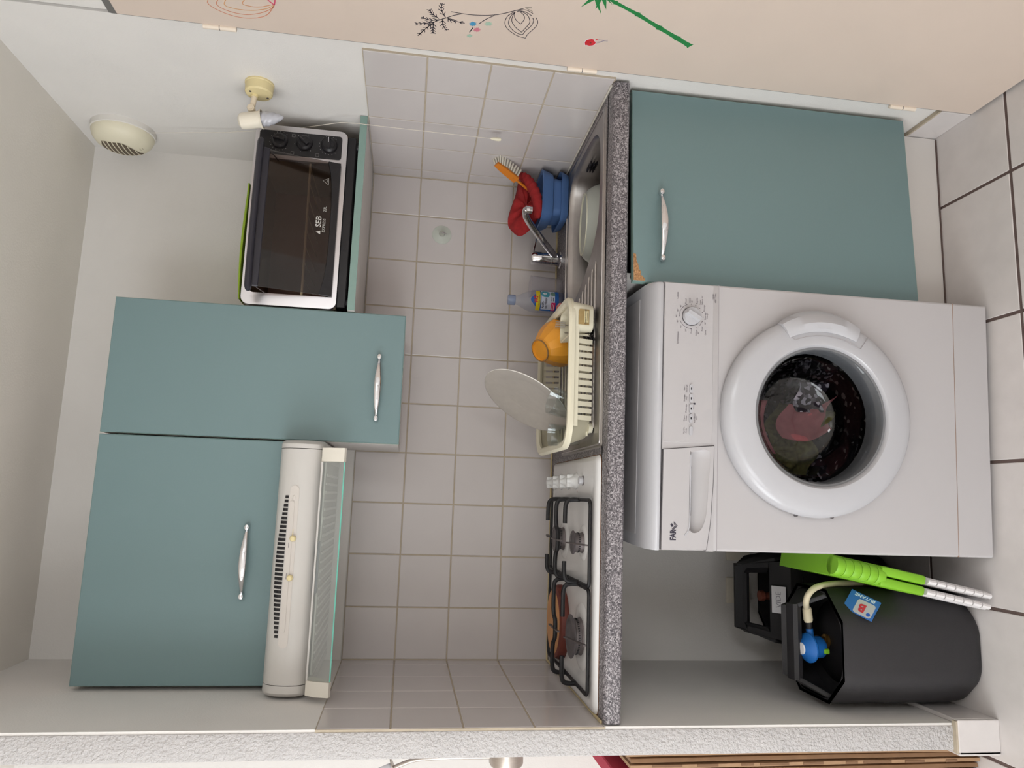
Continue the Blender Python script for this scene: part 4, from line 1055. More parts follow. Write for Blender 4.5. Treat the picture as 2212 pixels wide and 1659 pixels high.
for x in (.655, .915):
    for y in (-.515, -.18): obj('foot', L([(.012, 0), (.014, .010)], (x, y, .9435), (0, 0, 1), 14), CREAM, DRK, world=True)
for k in range(9):
    y = -.51 + k * .042
    obj('floor_bar', Tb([(.635, y, .9545), (.955, y, .9545)], .003, 6), CREAM, DRK, world=True)
for k in range(9):     # plate prongs, arched ribs behind the front rim
    x = .700 + k * .023
    pts = smooth_path([(x, -.530, .956), (x, -.528, .985), (x + .002, -.515, 1.000), (x + .004, -.498, .990), (x + .004, -.492, .956)], 4)
    obj('plate_prong', Tb(pts, .0034, 6), CREAM, DRK, world=True)
# plate
PLT = thing('dinner_plate', 'grey stoneware dinner plate leaning in the dish rack', 'plate', (.748, -.330, 1.075))
nrm = V(-.80, -.28, .48).normalized()
obj('plate_dish', L([(.0, .0), (.070, .0), (.074, .002), (.098, .010), (.122, .017), (.126, .0185), (.1255, .021), (.121, .0205), (.096, .014), (.074, .006), (.066, .004), (.0, .004)], nrm * -.008, nrm, 64, cap0=False, cap1=False), PLATE, PLT)
obj('rim_line', L([(.1262, .0186), (.1268, .0200), (.1258, .0214)], nrm * -.008, nrm, 64, cap0=False, cap1=False), mat('plate_rim', (224, 220, 214), .3), PLT)
# orange bowl
OB = thing('breakfast_bowl', 'faceted orange bowl turned upside down in the dish rack', 'bowl', (.905, -.330, .985))
ax = V(-.42, -.45, .79).normalized()
bm = L([(.067, 0), (.068, .003), (.064, .020), (.052, .045), (.040, .062), (.033, .070), (.031, .074), (.031, .079), (.029, .079), (.027, .074), (0, .073)], (0, 0, .004), ax, 12, cap0=False)
obj('bowl_wall', bm, ORANGE, OB, angle=12)
obj('foot_ring', L([(.0314, .077), (.0314, .0795), (.0285, .0795)], (0, 0, .004), ax, 24, cap0=False, cap1=False), mat('bowl_foot', (150, 112, 70), .6), OB)
# glasses
def glass(label, x, y, z, tilt, r, h):
    g = thing('drinking_glass', label, 'glass', (x, y, z), tilt, 'glasses in the dish rack')
    obj('glass_wall', L([(0, .001), (r * .72, .001), (r * .80, .005), (r * .88, h * .4), (r, h), (r * .93, h), (r * .80, h * .4), (r * .70, .010), (0, .009)], (0, 0, 0), (0, 0, 1), 28, cap0=False, cap1=False), CLEAR, g)
glass('small clear glass in the left corner of the dish rack', .640, -.450, .958, (0, 0, 0), .029, .078)
glass('clear tumbler lying tilted against the plate in the dish rack', .700, -.470, .962, (.18, .30, 0), .036, .082)
# cutlery
for k, (x, y, a) in enumerate(((.912, -.430, .25), (.930, -.440, .20))):
    fk = thing('fork', ('steel fork in the cutlery box nearest the plate', 'steel fork in the cutlery box by its outer end')[k], 'fork', (x, y, .958), (-a - .5, .15, 0), 'forks in the cutlery box')
    obj('fork_handle', Tb([(0, 0, 0), (0, 0, .045)], .0028, 8, flat=(1.3, .6)), STEEL, fk)
    for j in range(4): obj('tine', Tb([(-.0075 + j * .005, 0, .045), (-.009 + j * .006, -.002, .075)], .0011, 6), STEEL, fk)
bm = nb()
for k in range(26):
    a = k * 2.4; z = 1 - 2 * (k + .5) / 26; rr_ = math.sqrt(1 - z * z)
    c = V(.876 + .011 * rr_ * math.cos(a), -.520 + .011 * rr_ * math.sin(a), .956 + .011 * z)
    tube(bm, [c + V(.006 * math.cos(t * 1.3 + k), .006 * math.sin(t * 1.3 + k), .004 * math.sin(t * 2 + k)) for t in range(5)], .0013, 5, closed=True)
tag(obj('scouring_pad', bm, mat('dark_scourer', (58, 54, 54), .5, metal=.5)), 'dark wire scouring pad tucked under the dish rack', 'scourer')

# ------------------------------------------------------------------ gas bottles
def gas_bottle(label, loc, rz, bt=.362):
    t = thing('gas_bottle', label, 'gas bottle', loc, (0, 0, rz), 'black butane bottles')
    h, c = .135, .066
    def oct_(s, z, dc=0.):
        hh, cc_ = h * s, (c + dc)
        return [V(x, y, z) for x, y in ((hh, -hh + cc_), (hh, hh - cc_), (hh - cc_, hh), (-hh + cc_, hh), (-hh, hh - cc_), (-hh, -hh + cc_), (-hh + cc_, -hh), (hh - cc_, -hh))]
    bm = loft(nb(), [oct_(.88, 0.0), oct_(.94, .004), oct_(.97, .014), oct_(.99, .035), oct_(1., .07), oct_(1., bt - .017), oct_(.985, bt), oct_(.93, bt), oct_(.91, bt - .06), oct_(.55, bt - .08)])
    es = [e for e in bm.edges if abs((e.verts[0].co - e.verts[1].co).normalized().z) > .6]
    bmesh.ops.bevel(bm, geom=es, offset=.026, segments=4, profile=.5, affect='EDGES')
    obj('body', bm, BLACK_M, t, angle=50)
    # collar: two side wings and a back panel rising to the carrying handle
    def sheet(poly, th=.012):
        bm = nb(); bm.faces.new([bm.verts.new(p) for p in poly]); bmesh.ops.recalc_face_normals(bm, faces=bm.faces)
        r = bmesh.ops.solidify(bm, geom=bm.faces[:], thickness=th)
        bmesh.ops.bevel(bm, geom=bm.edges[:], offset=.004, segments=2, profile=.5, affect='EDGES')
        return bm
    for s in (-1, 1):
        pl = [V(s * .127, -.066, bt - .012), V(s * .128, .066, bt - .012), V(s * .116, .088, .352), V(s * .088, .012, .420), V(s * .088, -.014, .420), V(s * .112, -.046, .376)]
        obj('collar_wing', sheet(pl if s > 0 else pl[::-1]), BLACK_M, t)
    yb, zb = .138, .300
    bk = lambda x, f: V(x, .130 - .120 * f, .325 + .095 * f)
    bm = nb()
    for quad in ([V(-.066, .131, bt - .05), V(.066, .131, bt - .05), bk(.108, 0), bk(-.108, 0)], [bk(-.108, 0), bk(.108, 0), bk(.102, .40), bk(-.102, .40)], [bk(-.102, .40), bk(-.074, .40), bk(-.068, .84), bk(-.092, .84)], [bk(.074, .40), bk(.102, .40), bk(.092, .84), bk(.068, .84)], [bk(-.092, .84), bk(.092, .84), bk(.084, 1.02), bk(-.084, 1.02)]):
        bm.faces.new([bm.verts.new(p) for p in quad])
    bmesh.ops.remove_doubles(bm, verts=bm.verts, dist=.0005)
    bmesh.ops.recalc_face_normals(bm, faces=bm.faces)
    bmesh.ops.solidify(bm, geom=bm.faces[:], thickness=.016)
    obj('back_panel', bm, BLACK_M, t, angle=40)
    bar = loft(nb(), [[V(x, y, z) for y, z in ((-.022, .412), (-.018, .422), (.010, .425), (.018, .416), (.014, .402), (-.014, .398))] for x in (-.090, -.084, .084, .090)])
    obj('carrying_handle', bar, BLACK_M, t)
    # steel dome and valve
    dm_ = obj('dome', L([(.105, bt - .078), (.100, bt - .066), (.080, bt - .05), (.040, bt - .04), (.0, bt - .038)], (0, 0, 0), (0, 0, 1), 32), mat('dome_steel', (34, 32, 34), .5, metal=.4), t)
    obj('valve', L([(.016, bt - .044), (.016, bt - .032), (.010, bt - .03), (.010, bt - .017), (.013, bt - .016), (.013, bt - .010), (0, bt - .009)], (0, 0, 0), (0, 0, 1), 20), BRASS, dm_)
    return t
G1 = gas_bottle('black butane bottle with blue regulator in front under the hob', (.152, -.488, 0), 0)
G2 = gas_bottle('black butane bottle marked with white label, behind the other bottle', (.222, -.194, 0), PI, .290)
obj('valve_cap', L([(.010, .275), (.0135, .280), (.0135, .318), (.010, .322), (.010, .336), (.015, .340), (.015, .352), (0, .354)], (.0, 0, 0), (0, 0, 1), 16), RUSTY, G2)
bkn = V(0, .095, .120).normalized()      # outward normal of the back panel
lo_ = V(.0, .130 - .120 * .20, .325 + .095 * .20) + bkn * .0100
lu, lv_ = V(-1, 0, 0), V(0, -.120, .095).normalized()
lab = obj('paper_label', Pm([(-.036, -.020), (.036, -.020), (.036, .020), (-.036, .020)], lo_ - V(.004, 0, 0), lu, lv_, bkn * .001), PAPER, G2)
text('lettering', 'VIDE', .021, lo_ - V(.004, 0, 0) + bkn * .0014, lu, lv_, mat('pen_grey', (150, 146, 156), .8), lab)
# butane tag on the right shoulder of the front bottle
n_l = V(.50, -.70, .45).normalized(); t_l = V(.62, .0, .78); t_l = (t_l - n_l * t_l.dot(n_l)).normalized(); u_l = n_l.cross(t_l)
c_l = V(.100, -.110, .296) + n_l * .010
lb2 = obj('butane_label', Pm([(-.034, -.023), (.034, -.023), (.034, .030), (-.034, .030)], c_l, t_l, u_l, n_l * .003), mat('tag_blue', (44, 100, 172), .4), G1)
obj('label_square', Pm([(x, y) for x, y in rrect(-.029, .012, -.009, .028, .006, 3)], c_l + n_l * .003, t_l, u_l, n_l * .0004), mat('tag_grey', (178, 176, 182), .5), lb2)
text('lettering', 'B', .027, c_l + t_l * -.004 + u_l * .010 + n_l * .0042, t_l, u_l, mat('tag_red', (186, 44, 60), .5), lb2, bold=.0012)
obj('drop_mark', L([(.0045, 0), (.0045, .0006)], c_l + t_l * -.0215 + u_l * .0195 + n_l * .0032, n_l, 14), mat('tag_blue_dark', (30, 84, 180), .4), lb2)
text('lettering', 'BUTANE', .0105, c_l + u_l * -.0165 + n_l * .0034, t_l, u_l, mat('tag_white', (200, 214, 230), .5), lb2, bold=.0003, squeeze=1.15)
# regulator and hose
RG = thing('gas_regulator', 'round blue gas regulator screwed on the front bottle, with cream hose', 'regulator', (.140, -.500, .345))
ar = V(-.05, -.12, 1).normalized()
obj('regulator_body', L([(.0, 0), (.022, 0), (.026, .006), (.026, .030), (.033, .034)], (0, 0, 0), ar, 32), REGB, RG)
obj('regulator_dome', L([(.033, .033), (.0355, .036), (.0355, .040), (.030, .047), (.018, .056), (.014, .058), (.0, .059)], (0, 0, 0), ar, 36), REGB, RG)
obj('centre_badge', L([(.0145, .0575), (.0135, .061), (.0, .062)], (0, 0, 0), ar, 24), PAPER, RG)
obj('badge_mark', L([(.0022, .0605), (.0022, .0626)], (0, .005, 0), ar, 12), INK_D, RG)
obj('badge_line', B(-.0075, .0075, -.0045, -.0028, .0610, .0620), mat('tag_red', (186, 44, 60), .5), RG)
obj('outlet', Tb([(.018, 0, .028), (.042, .002, .030)], .0085, 12), REGB, RG)
obj('union_nut', Tb([(.042, .002, .030), (.060, .003, .031)], .0075, 10), RUBBER, RG)
obj('hose_clamp', Tb([(.058, .003, .031), (.064, .003, .032), (.090, .004, .034), (.095, .004, .034)], [.009, .0115, .0115, .009], 14), HOSE, RG)
hs = smooth_path([(.090, .004, .034), (.108, -.024, .052), (.129, -.036, .052), (.147, -.036, .030), (.1545, -.024, -.020), (.1550, -.008, -.075), (.154, .02, -.14), (.150, .08, -.20), (.146, .20, -.24)], 6)
obj('hose', Tb(hs, .0075, 12), HOSE, RG)
obj('inlet_nut', L([(.014, -.012), (.014, 0)], (0, 0, 0), ar, 6), BRASS, RG)
obj('release_tab', B(-.012, .0, -.030, -.022, -.004, .010, .002, 1), LIME, RG)
# wall sockets behind
for k, (x, lab_) in enumerate(((.214, 'cream socket cover on the wall behind the gas bottles'), (.345, 'cream socket cover on the wall beside the washing machine'))):
    s_ = thing('wall_socket', lab_, 'socket', (x, .006, .325))
    obj('cover_plate', B(-.040, .040, -.010, 0, -.040, .040, .004, 2), IVORY, s_)
    obj('socket_well', L([(.020, .0095), (.020, .0105), (.018, .0105), (.018, .004)], (0, 0, 0), (0, -1, 0), 24, cap0=False), IVORY, s_)

# ------------------------------------------------------------------ folded step stool between bottle and washing machine
ST = thing('folding_stool', 'folded lime green and white plastic step stool leaning on the washing machine', 'stool', (.274, -.655, .006), (0, math.radians(11), 0))
STW = mat('stool_white', (222, 218, 218), .4)
for x0, x1 in ((-.0215, -.0035), (.0035, .0215)):
    pn = obj('leg_panel', B(x0, x1, .002, .24, .002, .180, .004, 2), STW, ST)
    for k in range(7):
        z = .006 + k * .024
        obj('hinge_knuckle', Tb([((x0 + x1) / 2, -.004, z), ((x0 + x1) / 2, -.004, z + .021)], .0088, 10, flat=(1., .8)), STW, pn)
    bm = loft(nb(), [[V(x, y, z) for x, y in ((x0 - .002, -.012), (x1 + .002, -.012), (x1 + .002, .245), (x0 - .002, .245))] for z in (.176, .290)])
    bmesh.ops.bevel(bm, geom=bm.edges[:], offset=.006, segments=2, profile=.5, affect='EDGES')
    obj('seat_half', bm, LIME, ST)
for k in range(6):
    obj('seat_knuckle', L([(.0235, 0), (.0250, .003), (.0250, .016), (.0235, .0195)], (0, .010, .278 + k * .0205), (0, 0, 1), 20, sy=.9), LIME, ST)
obj('seat_back', loft(nb(), [[V(x, y, z) for x, y in ((-.0235, .012), (.0235, .012), (.0235, .245), (-.0235, .245))] for z in (.285, .400)]), LIME, ST)

# ------------------------------------------------------------------ extractor vent with pull cord (right wall, up by the ceiling)
VC = V(W + .006, -.128, 2.255)
VN = thing('extractor_vent', 'cream round extractor vent by the ceiling with a pull cord', 'vent', VC)
AXV = (-1, 0, 0)
obj('mounting_ring', L([(.086, 0), (.086, .016), (.083, .018)], (0, 0, 0), AXV, 48), mat('vent_white', (224, 220, 214), .5), VN)
vp = [(.083, .016), (.0835, .020), (.079, .034), (.068, .047), (.050, .056), (.028, .061), (.0, .062)]
obj('vent_dome', L(vp, (0, 0, 0), AXV, 48), CREAM, VN)
def vx(y, z):
    r = math.hypot(y, z)
    for (r0, h0), (r1, h1) in zip(vp[1:], vp[2:]):
        if r1 <= r <= r0: return h1 + (h0 - h1) * (r - r1) / (r0 - r1)
    return .062
gpoly = [(p.x, p.y) for p in smooth_path([(-.032, .040, 0), (-.034, .010, 0), (-.033, -.012, 0), (-.010, -.030, 0), (.020, -.042, 0), (.045, -.045, 0), (.055, 0, 0), (.050, .035, 0), (.030, .050, 0), (0, .052, 0), (-.020, .047, 0)], 3, closed=True)]
def dome_patch(bm, poly, cy, cz, off, m=10):
    g = []
    for i in range(1, m + 1):
        f = i / m
        g.append([bm.verts.new((-vx(cy + (y - cy) * f, cz + (z - cz) * f) - off, cy + (y - cy) * f, cz + (z - cz) * f)) for y, z in poly])
    n = len(poly); c = bm.verts.new((-vx(cy, cz) - off, cy, cz))
    for j in range(n): bm.faces.new((c, g[0][j], g[0][(j + 1) % n]))
    for p, q in zip(g, g[1:]):
        for j in range(n): bm.faces.new((p[j], q[j], q[(j + 1) % n], p[(j + 1) % n]))
    return bm
gr_ = obj('grille_opening', dome_patch(nb(), gpoly, .010, .004, .0008), mat('vent_shadow', (104, 92, 78), .8), VN)
for k in range(7):
    z = -.036 + k * .0125
    yy = []
    for (ya, za), (yb_, zb_) in zip(gpoly, gpoly[1:] + gpoly[:1]):
        if (za - z) * (zb_ - z) <= 0 and abs(za - zb_) > 1e-9: yy.append(ya + (yb_ - ya) * (z - za) / (zb_ - za))
    if len(yy) < 2: continue
    y0, y1 = min(yy), max(yy)
    obj('louvre', Tb([(-vx(y0 + (y1 - y0) * q / 8, z) - .0010, y0 + (y1 - y0) * q / 8, z) for q in range(9)], .0016, 6), CREAM, gr_)
for z in (-.050, -.056):
    obj('embossed_mark', B(-vx(.004, z) - .0008, -vx(.004, z) + .001, -.002, .010, z - .001, z + .001), mat('vent_print', (196, 188, 166), .6), VN)
cord = [(-.024, -.040, -.078), (-.016, -.075, -.300), (-.018, -.140, -.500), (-.026, -.222, -.640), (-.030, -.2325, -.690), (-.031, -.2320, -.760), (-.033, -.2300, -1.060)]
cd_ = obj('pull_cord', Tb(cord, .0009, 6), mat('cord_grey', (214, 206, 194), .7), VN)
obj('cord_pull', L([(.0012, .012), (.0035, .006), (.0050, -.004), (.0052, -.012), (.0035, -.018), (0, -.019)], cord[-1], (0, 0, 1), 16), CREAM, cd_)

# ------------------------------------------------------------------ wall spot lamp
SL = thing('wall_spotlight', 'cream wall spotlight with a twisted candle bulb above the mini oven', 'lamp', (W + .006, -.457, 1.812))
obj('base', L([(.036, 0), (.036, .004), (.0345, .006), (.0340, .026), (.031, .030), (.0, .031)], (0, 0, 0), (-1, 0, 0), 36), YELLOWED, SL)
for y, z in ((-.014, .018), (.012, -.020)): obj('screw', L([(.0030, 0), (.0030, .0012)], (-.0305, y, z), (-1, 0, 0), 10), IRON_W, SL)
obj('arm', Tb([(-.028, .004, .010), (-.060, .006, .014)], .0070, 14), mat('arm_beige', (226, 212, 190), .45), SL)
obj('arm_collar', L([(.0095, 0), (.0085, .006)], (-.030, .004, .010), (-1, 0, .1), 18), YELLOWED, SL)
jt = obj('swivel_joint', L([(.0085, -.010), (.0095, -.008), (.0095, .006), (.0085, .008)], (-.068, .006, .016), (0, 1, 0), 20), MATS['arm_beige'], SL)
obj('swivel_screw', L([(.0055, 0), (.0055, .0015)], (-.068, -.004, .016), (0, -1, 0), 14), MATS['arm_beige'], jt)
cax = V(.17, -.08, -1).normalized(); c0 = V(-.104, .008, .046)
obj('lamp_cup', L([(.0, 0), (.012, .002), (.019, .008), (.0205, .016), (.0205, .052), (.0225, .057), (.0250, .060), (.0240, .061), (.019, .052), (.0185, .020), (.0, .015)], c0, cax, 36, cap0=False, cap1=False), IVORY, SL)
bpf = [(.008, .030), (.013, .045), (.0175, .058), (.0185, .066), (.0172, .078), (.0135, .092), (.0085, .104), (.0035, .112), (.0, .114)]
bm = nb(); a_x, u_x, w_x = frame(cax); NB = 24
rings = []
for i in range(40):
    f = i / 39 * (len(bpf) - 1); j = min(int(f), len(bpf) - 2); g = f - j
    r = bpf[j][0] + (bpf[j + 1][0] - bpf[j][0]) * g; h = bpf[j][1] + (bpf[j + 1][1] - bpf[j][1]) * g
    rings.append([c0 + a_x * h + (u_x * math.cos(2 * PI * k / NB) + w_x * math.sin(2 * PI * k / NB)) * r * (1 + .045 * math.sin(4 * (2 * PI * k / NB) + h * 420)) for k in range(NB)])
loft(bm, rings)
obj('candle_bulb', bm, BULBG, SL, angle=60)

# ------------------------------------------------------------------ suction hook on the tiles
SH = thing('suction_hook', 'small clear suction hook stuck on the back wall tiles', 'hook', (1.308, 0, 1.316))
obj('suction_cup', L([(.0310, .0002), (.0305, .0012), (.022, .004), (.010, .008), (.0085, .011), (0, .0115)], (0, 0, 0), (0, -1, 0), 36), thin_glass('milky_plastic', (.86, .90, .84), .15, 1.35, haze=.55, hazec=(.80, .82, .76)), SH)
obj('wire_hook', Tb(smooth_path([(0, -.010, .002), (0, -.018, .004), (0, -.020, -.004), (0, -.014, -.010), (0, -.016, -.014)], 4), .0012, 6), CHROME, SH)
obj('hook_nub', L([(.0085, .0105), (.0075, .014), (0, .0145)], (0, 0, 0), (0, -1, 0), 20), mat('nub_grey', (176, 176, 166), .4), SH)

# ------------------------------------------------------------------ stickers on the beige door
DX = 1.4860
def on_door(bm_poly): return bm_poly
SU, SV, SW = (0, 1, 0), (0, 0, 1), (-.0004, 0, 0)
INKF = mat('sticker_black', (44, 40, 52), .5)
FERN= {'stem': [(-0.851, 1.348), (-0.849, 1.324), (-0.85, 1.295), (-0.854, 1.27), (-0.863, 1.245), (-0.875, 1.224), (-0.89, 1.2)], 'fernstem': [(-0.849, 1.324), (-0.84, 1.342), (-0.829, 1.357), (-0.818, 1.373), (-0.805, 1.386), (-0.785, 1.399), (-0.756, 1.416)], 'twig': [(-0.856, 1.257), (-0.842, 1.272), (-0.822, 1.287)], 'bit': [(-0.807, 1.298), (-0.79, 1.304)]}
BRANCH= [[(-0.83, 1.359), (-0.854, 1.369), (-0.874, 1.368)], [(-0.824, 1.373), (-0.836, 1.387), (-0.849, 1.394)], [(-0.821, 1.37), (-0.815, 1.39), (-0.821, 1.41)], [(-0.809, 1.383), (-0.801, 1.404), (-0.796, 1.423)], [(-0.805, 1.386), (-0.785, 1.399), (-0.756, 1.416)], [(-0.81, 1.383), (-0.788, 1.384), (-0.77, 1.383)], [(-0.826, 1.364), (-0.803, 1.363), (-0.786, 1.353)], [(-0.83, 1.355), (-0.823, 1.346), (-0.819, 1.317)]]
PETAL= [[(-0.875, 1.218), (-0.86, 1.229), (-0.837, 1.232), (-0.817, 1.223), (-0.799, 1.201), (-0.793, 1.18)], [(-0.793, 1.18), (-0.808, 1.177), (-0.835, 1.165), (-0.852, 1.163), (-0.866, 1.169)], [(-0.875, 1.216), (-0.859, 1.223), (-0.836, 1.224), (-0.817, 1.213), (-0.806, 1.199), (-0.804, 1.188)], [(-0.804, 1.188), (-0.818, 1.184), (-0.84, 1.174), (-0.855, 1.173), (-0.864, 1.176)], [(-0.875, 1.215), (-0.86, 1.219), (-0.842, 1.217), (-0.825, 1.206), (-0.812, 1.192)], [(-0.812, 1.192), (-0.824, 1.187), (-0.845, 1.18), (-0.861, 1.183), (-0.874, 1.192), (-0.881, 1.208)], [(-0.875, 1.216), (-0.859, 1.214), (-0.848, 1.208), (-0.839, 1.198)], [(-0.839, 1.198), (-0.855, 1.193), (-0.867, 1.195), (-0.876, 1.203), (-0.879, 1.212)], [(-0.881, 1.211), (-0.88, 1.195), (-0.87, 1.179)], [(-0.884, 1.206), (-0.886, 1.193), (-0.878, 1.178)]]
TAIL= [[(-0.893, 1.197), (-0.897, 1.184)], [(-0.892, 1.195), (-0.884, 1.18)]]
STARS= [[(-0.822, 1.291), (-0.819, 1.294), (-0.817, 1.291), (-0.817, 1.295), (-0.813, 1.295), (-0.815, 1.298), (-0.811, 1.3), (-0.815, 1.301), (-0.812, 1.304), (-0.816, 1.303), (-0.816, 1.307), (-0.819, 1.304), (-0.821, 1.308), (-0.822, 1.304), (-0.825, 1.305), (-0.824, 1.302), (-0.828, 1.301), (-0.825, 1.299), (-0.828, 1.296), (-0.824, 1.296), (-0.826, 1.292), (-0.822, 1.294)], [(-0.828, 1.257), (-0.826, 1.261), (-0.823, 1.258), (-0.823, 1.262), (-0.819, 1.261), (-0.822, 1.265), (-0.818, 1.266), (-0.821, 1.268), (-0.819, 1.271), (-0.823, 1.27), (-0.822, 1.275), (-0.825, 1.272), (-0.827, 1.275), (-0.828, 1.271), (-0.832, 1.273), (-0.83, 1.269), (-0.834, 1.268), (-0.831, 1.266), (-0.835, 1.263), (-0.831, 1.263), (-0.832, 1.259), (-0.829, 1.261)], [(-0.803, 1.28), (-0.801, 1.284), (-0.799, 1.281), (-0.799, 1.285), (-0.795, 1.285), (-0.797, 1.288), (-0.793, 1.289), (-0.797, 1.29), (-0.794, 1.294), (-0.798, 1.293), (-0.798, 1.297), (-0.801, 1.294), (-0.802, 1.297), (-0.803, 1.293), (-0.807, 1.295), (-0.806, 1.291), (-0.809, 1.291), (-0.807, 1.289), (-0.81, 1.286), (-0.806, 1.286), (-0.807, 1.282), (-0.804, 1.284)], [(-0.779, 1.296), (-0.777, 1.299), (-0.775, 1.297), (-0.775, 1.3), (-0.772, 1.3), (-0.774, 1.302), (-0.771, 1.303), (-0.774, 1.304), (-0.772, 1.307), (-0.775, 1.306), (-0.775, 1.309), (-0.777, 1.307), (-0.778, 1.309), (-0.779, 1.306), (-0.782, 1.308), (-0.781, 1.305), (-0.784, 1.304), (-0.782, 1.303), (-0.784, 1.301), (-0.781, 1.301), (-0.782, 1.298), (-0.78, 1.299)]]
BULB= [[(-0.809, 1.838), (-0.782, 1.856), (-0.759, 1.837), (-0.746, 1.805), (-0.748, 1.77), (-0.764, 1.739), (-0.798, 1.718)], [(-0.813, 1.819), (-0.782, 1.838), (-0.764, 1.822), (-0.757, 1.789), (-0.766, 1.756), (-0.785, 1.728), (-0.801, 1.717)], [(-0.815, 1.805), (-0.783, 1.822), (-0.773, 1.803), (-0.774, 1.768), (-0.786, 1.735), (-0.8, 1.719)], [(-0.823, 1.763), (-0.794, 1.783), (-0.787, 1.766), (-0.79, 1.745), (-0.801, 1.722)], [(-0.829, 1.734), (-0.815, 1.727), (-0.801, 1.717)], [(-0.833, 1.712), (-0.817, 1.713), (-0.801, 1.717)]]
BAMBOO= [(-0.954, 1.039), (-0.944, 1.019), (-0.917, 0.963), (-0.884, 0.904), (-0.857, 0.853), (-0.836, 0.815)]
LEAVES= [[(-0.917, 1.084), (-0.942, 1.074), (-0.952, 1.07), (-0.954, 1.057), (-0.942, 1.063)], [(-0.947, 1.064), (-0.928, 1.054), (-0.916, 1.053), (-0.923, 1.051), (-0.903, 1.037), (-0.932, 1.049), (-0.949, 1.048)], [(-0.948, 1.049), (-0.919, 1.031), (-0.95, 1.039)], [(-0.95, 1.04), (-0.936, 1.023), (-0.951, 1.035)], [(-0.954, 1.06), (-0.948, 1.054), (-0.951, 1.038), (-0.954, 1.03), (-0.959, 1.041)]]
POPPY= [(-0.795, 1.045), (-0.805, 1.048), (-0.813, 1.046), (-0.817, 1.04), (-0.819, 1.036), (-0.818, 1.031), (-0.812, 1.028), (-0.81, 1.024), (-0.802, 1.024), (-0.797, 1.028), (-0.794, 1.035), (-0.796, 1.042)]
PSTEM= [[(-0.806, 1.023), (-0.809, 1.016), (-0.816, 1.009), (-0.818, 0.999)], [(-0.819, 1.021), (-0.82, 1.01), (-0.822, 1.0)], [(-0.81, 1.024), (-0.812, 1.017), (-0.819, 1.007)]]
PEYE= [(-0.805, 1.035)]
PBUD= [(-0.818, 1.027), (-0.82, 1.025), (-0.819, 1.021), (-0.816, 1.024)]

PS = thing('plant_sticker', 'black line drawing sticker of a fern spray and folded bud on the beige door', 'sticker', (DX, -.83, 1.19))
for k in ('stem', 'fernstem', 'twig', 'bit'):
    obj('stem_line', ribbon(nb(), spl2(FERN[k], 5), .0016 if k != 'bit' else .0020, (DX, 0, 0), SU, SV, SW), INKF, PS, world=True, smooth=False)
for b in BRANCH:
    pts = spl2(b, 5); bm = nb()
    ribbon(bm, pts, .0019, (DX, 0, 0), SU, SV, SW)
    for i in range(2, len(pts) - 1, 2):
        (x0, z0), (x1, z1) = pts[i], pts[i + 1]; l = math.hypot(x1 - x0, z1 - z0) or 1; d0, d1 = (x1 - x0) / l, (z1 - z0) / l
        for s in (-1, 1):
            e0, e1 = d0 * .72 - s * d1 * .69, d1 * .72 + s * d0 * .69
            q = .0105 * (1 - .45 * i / len(pts))
            ribbon(bm, [(x0, z0), (x0 + e0 * q * .55, z0 + e1 * q * .55), (x0 + e0 * q + d0 * .001, z0 + e1 * q + d1 * .001)], [.0018, .0017, .0012], (DX, 0, 0), SU, SV, SW)
    obj('fern_leaf', bm, INKF, PS, world=True, smooth=False)
for b in PETAL: obj('petal_line', ribbon(nb(), spl2(b, 6), .0013, (DX, 0, 0), SU, SV, SW), INKF, PS, world=True, smooth=False)
for b in TAIL: obj('bud_tip', ribbon(nb(), spl2(b, 6), .0020, (DX, 0, 0), SU, SV, SW), mat('sticker_grey', (158, 148, 136), .5), PS, world=True, smooth=False)
for k, (p, c, w_) in enumerate(zip(STARS, ((70, 146, 186), (164, 192, 172), (206, 122, 138), (158, 188, 168)), ('blue', 'pale green', 'pink', 'small pale green'))):
    m = mat('star_' + w_.replace(' ', '_'), c, .5)
    tag(obj('star_sticker', Pm(p, (DX, 0, 0), SU, SV, SW), m, smooth=False), ('blue jagged star sticker on the beige door', 'larger pale green jagged star sticker on the beige door', 'pink jagged star sticker on the beige door', 'smallest pale green jagged star sticker, nearest the hinge edge')[k], 'sticker', 'star stickers')
BS = thing('bud_sticker', 'orange and pink outline bud sticker near the top of the beige door', 'sticker', (DX, -.80, 1.72))
for k, b in enumerate(BULB):
    obj('petal_line', ribbon(nb(), spl2(b, 6), .0014 if k < 4 else .0028, (DX, 0, 0), SU, SV, SW), mat('bud_' + str(k), ((206, 130, 96), (202, 126, 92), (208, 152, 92), (204, 140, 90), (206, 84, 110), (206, 84, 110))[k], .5), BS, world=True, smooth=False)
BA = thing('bamboo_sticker', 'green bamboo cane sticker with leaves on the beige door', 'sticker', (DX, -.9, .81))
GREENS = mat('sticker_green', (36, 128, 66), .5)
bp = BAMBOO
for k, (a, b) in enumerate(zip(bp, bp[1:])):
    w0, w1 = .0062 + .0012 * k, .0070 + .0012 * k
    e = (b[0] + (b[0] - a[0]) * .012, b[1] + (b[1] - a[1]) * .012)
    obj('cane_segment', ribbon(nb(), [a, ((a[0] * .93 + e[0] * .07), (a[1] * .93 + e[1] * .07)), ((a[0] + e[0]) / 2, (a[1] + e[1]) / 2), ((a[0] * .1 + e[0] * .9), (a[1] * .1 + e[1] * .9)), e], [w0 * 1.7, w0 * 1.15, w0, w1 * 1.1, w1 * 1.5], (DX, 0, 0), SU, SV, SW), GREENS, BA, world=True, smooth=False)
for b in LEAVES: obj('leaf', Pm(b, (DX, 0, 0), SU, SV, (-.0003, 0, 0)), GREENS, BA, world=True, smooth=False)
PO = thing('poppy_sticker', 'small red poppy sticker on the beige door', 'sticker', (DX, -.80, 1.03))
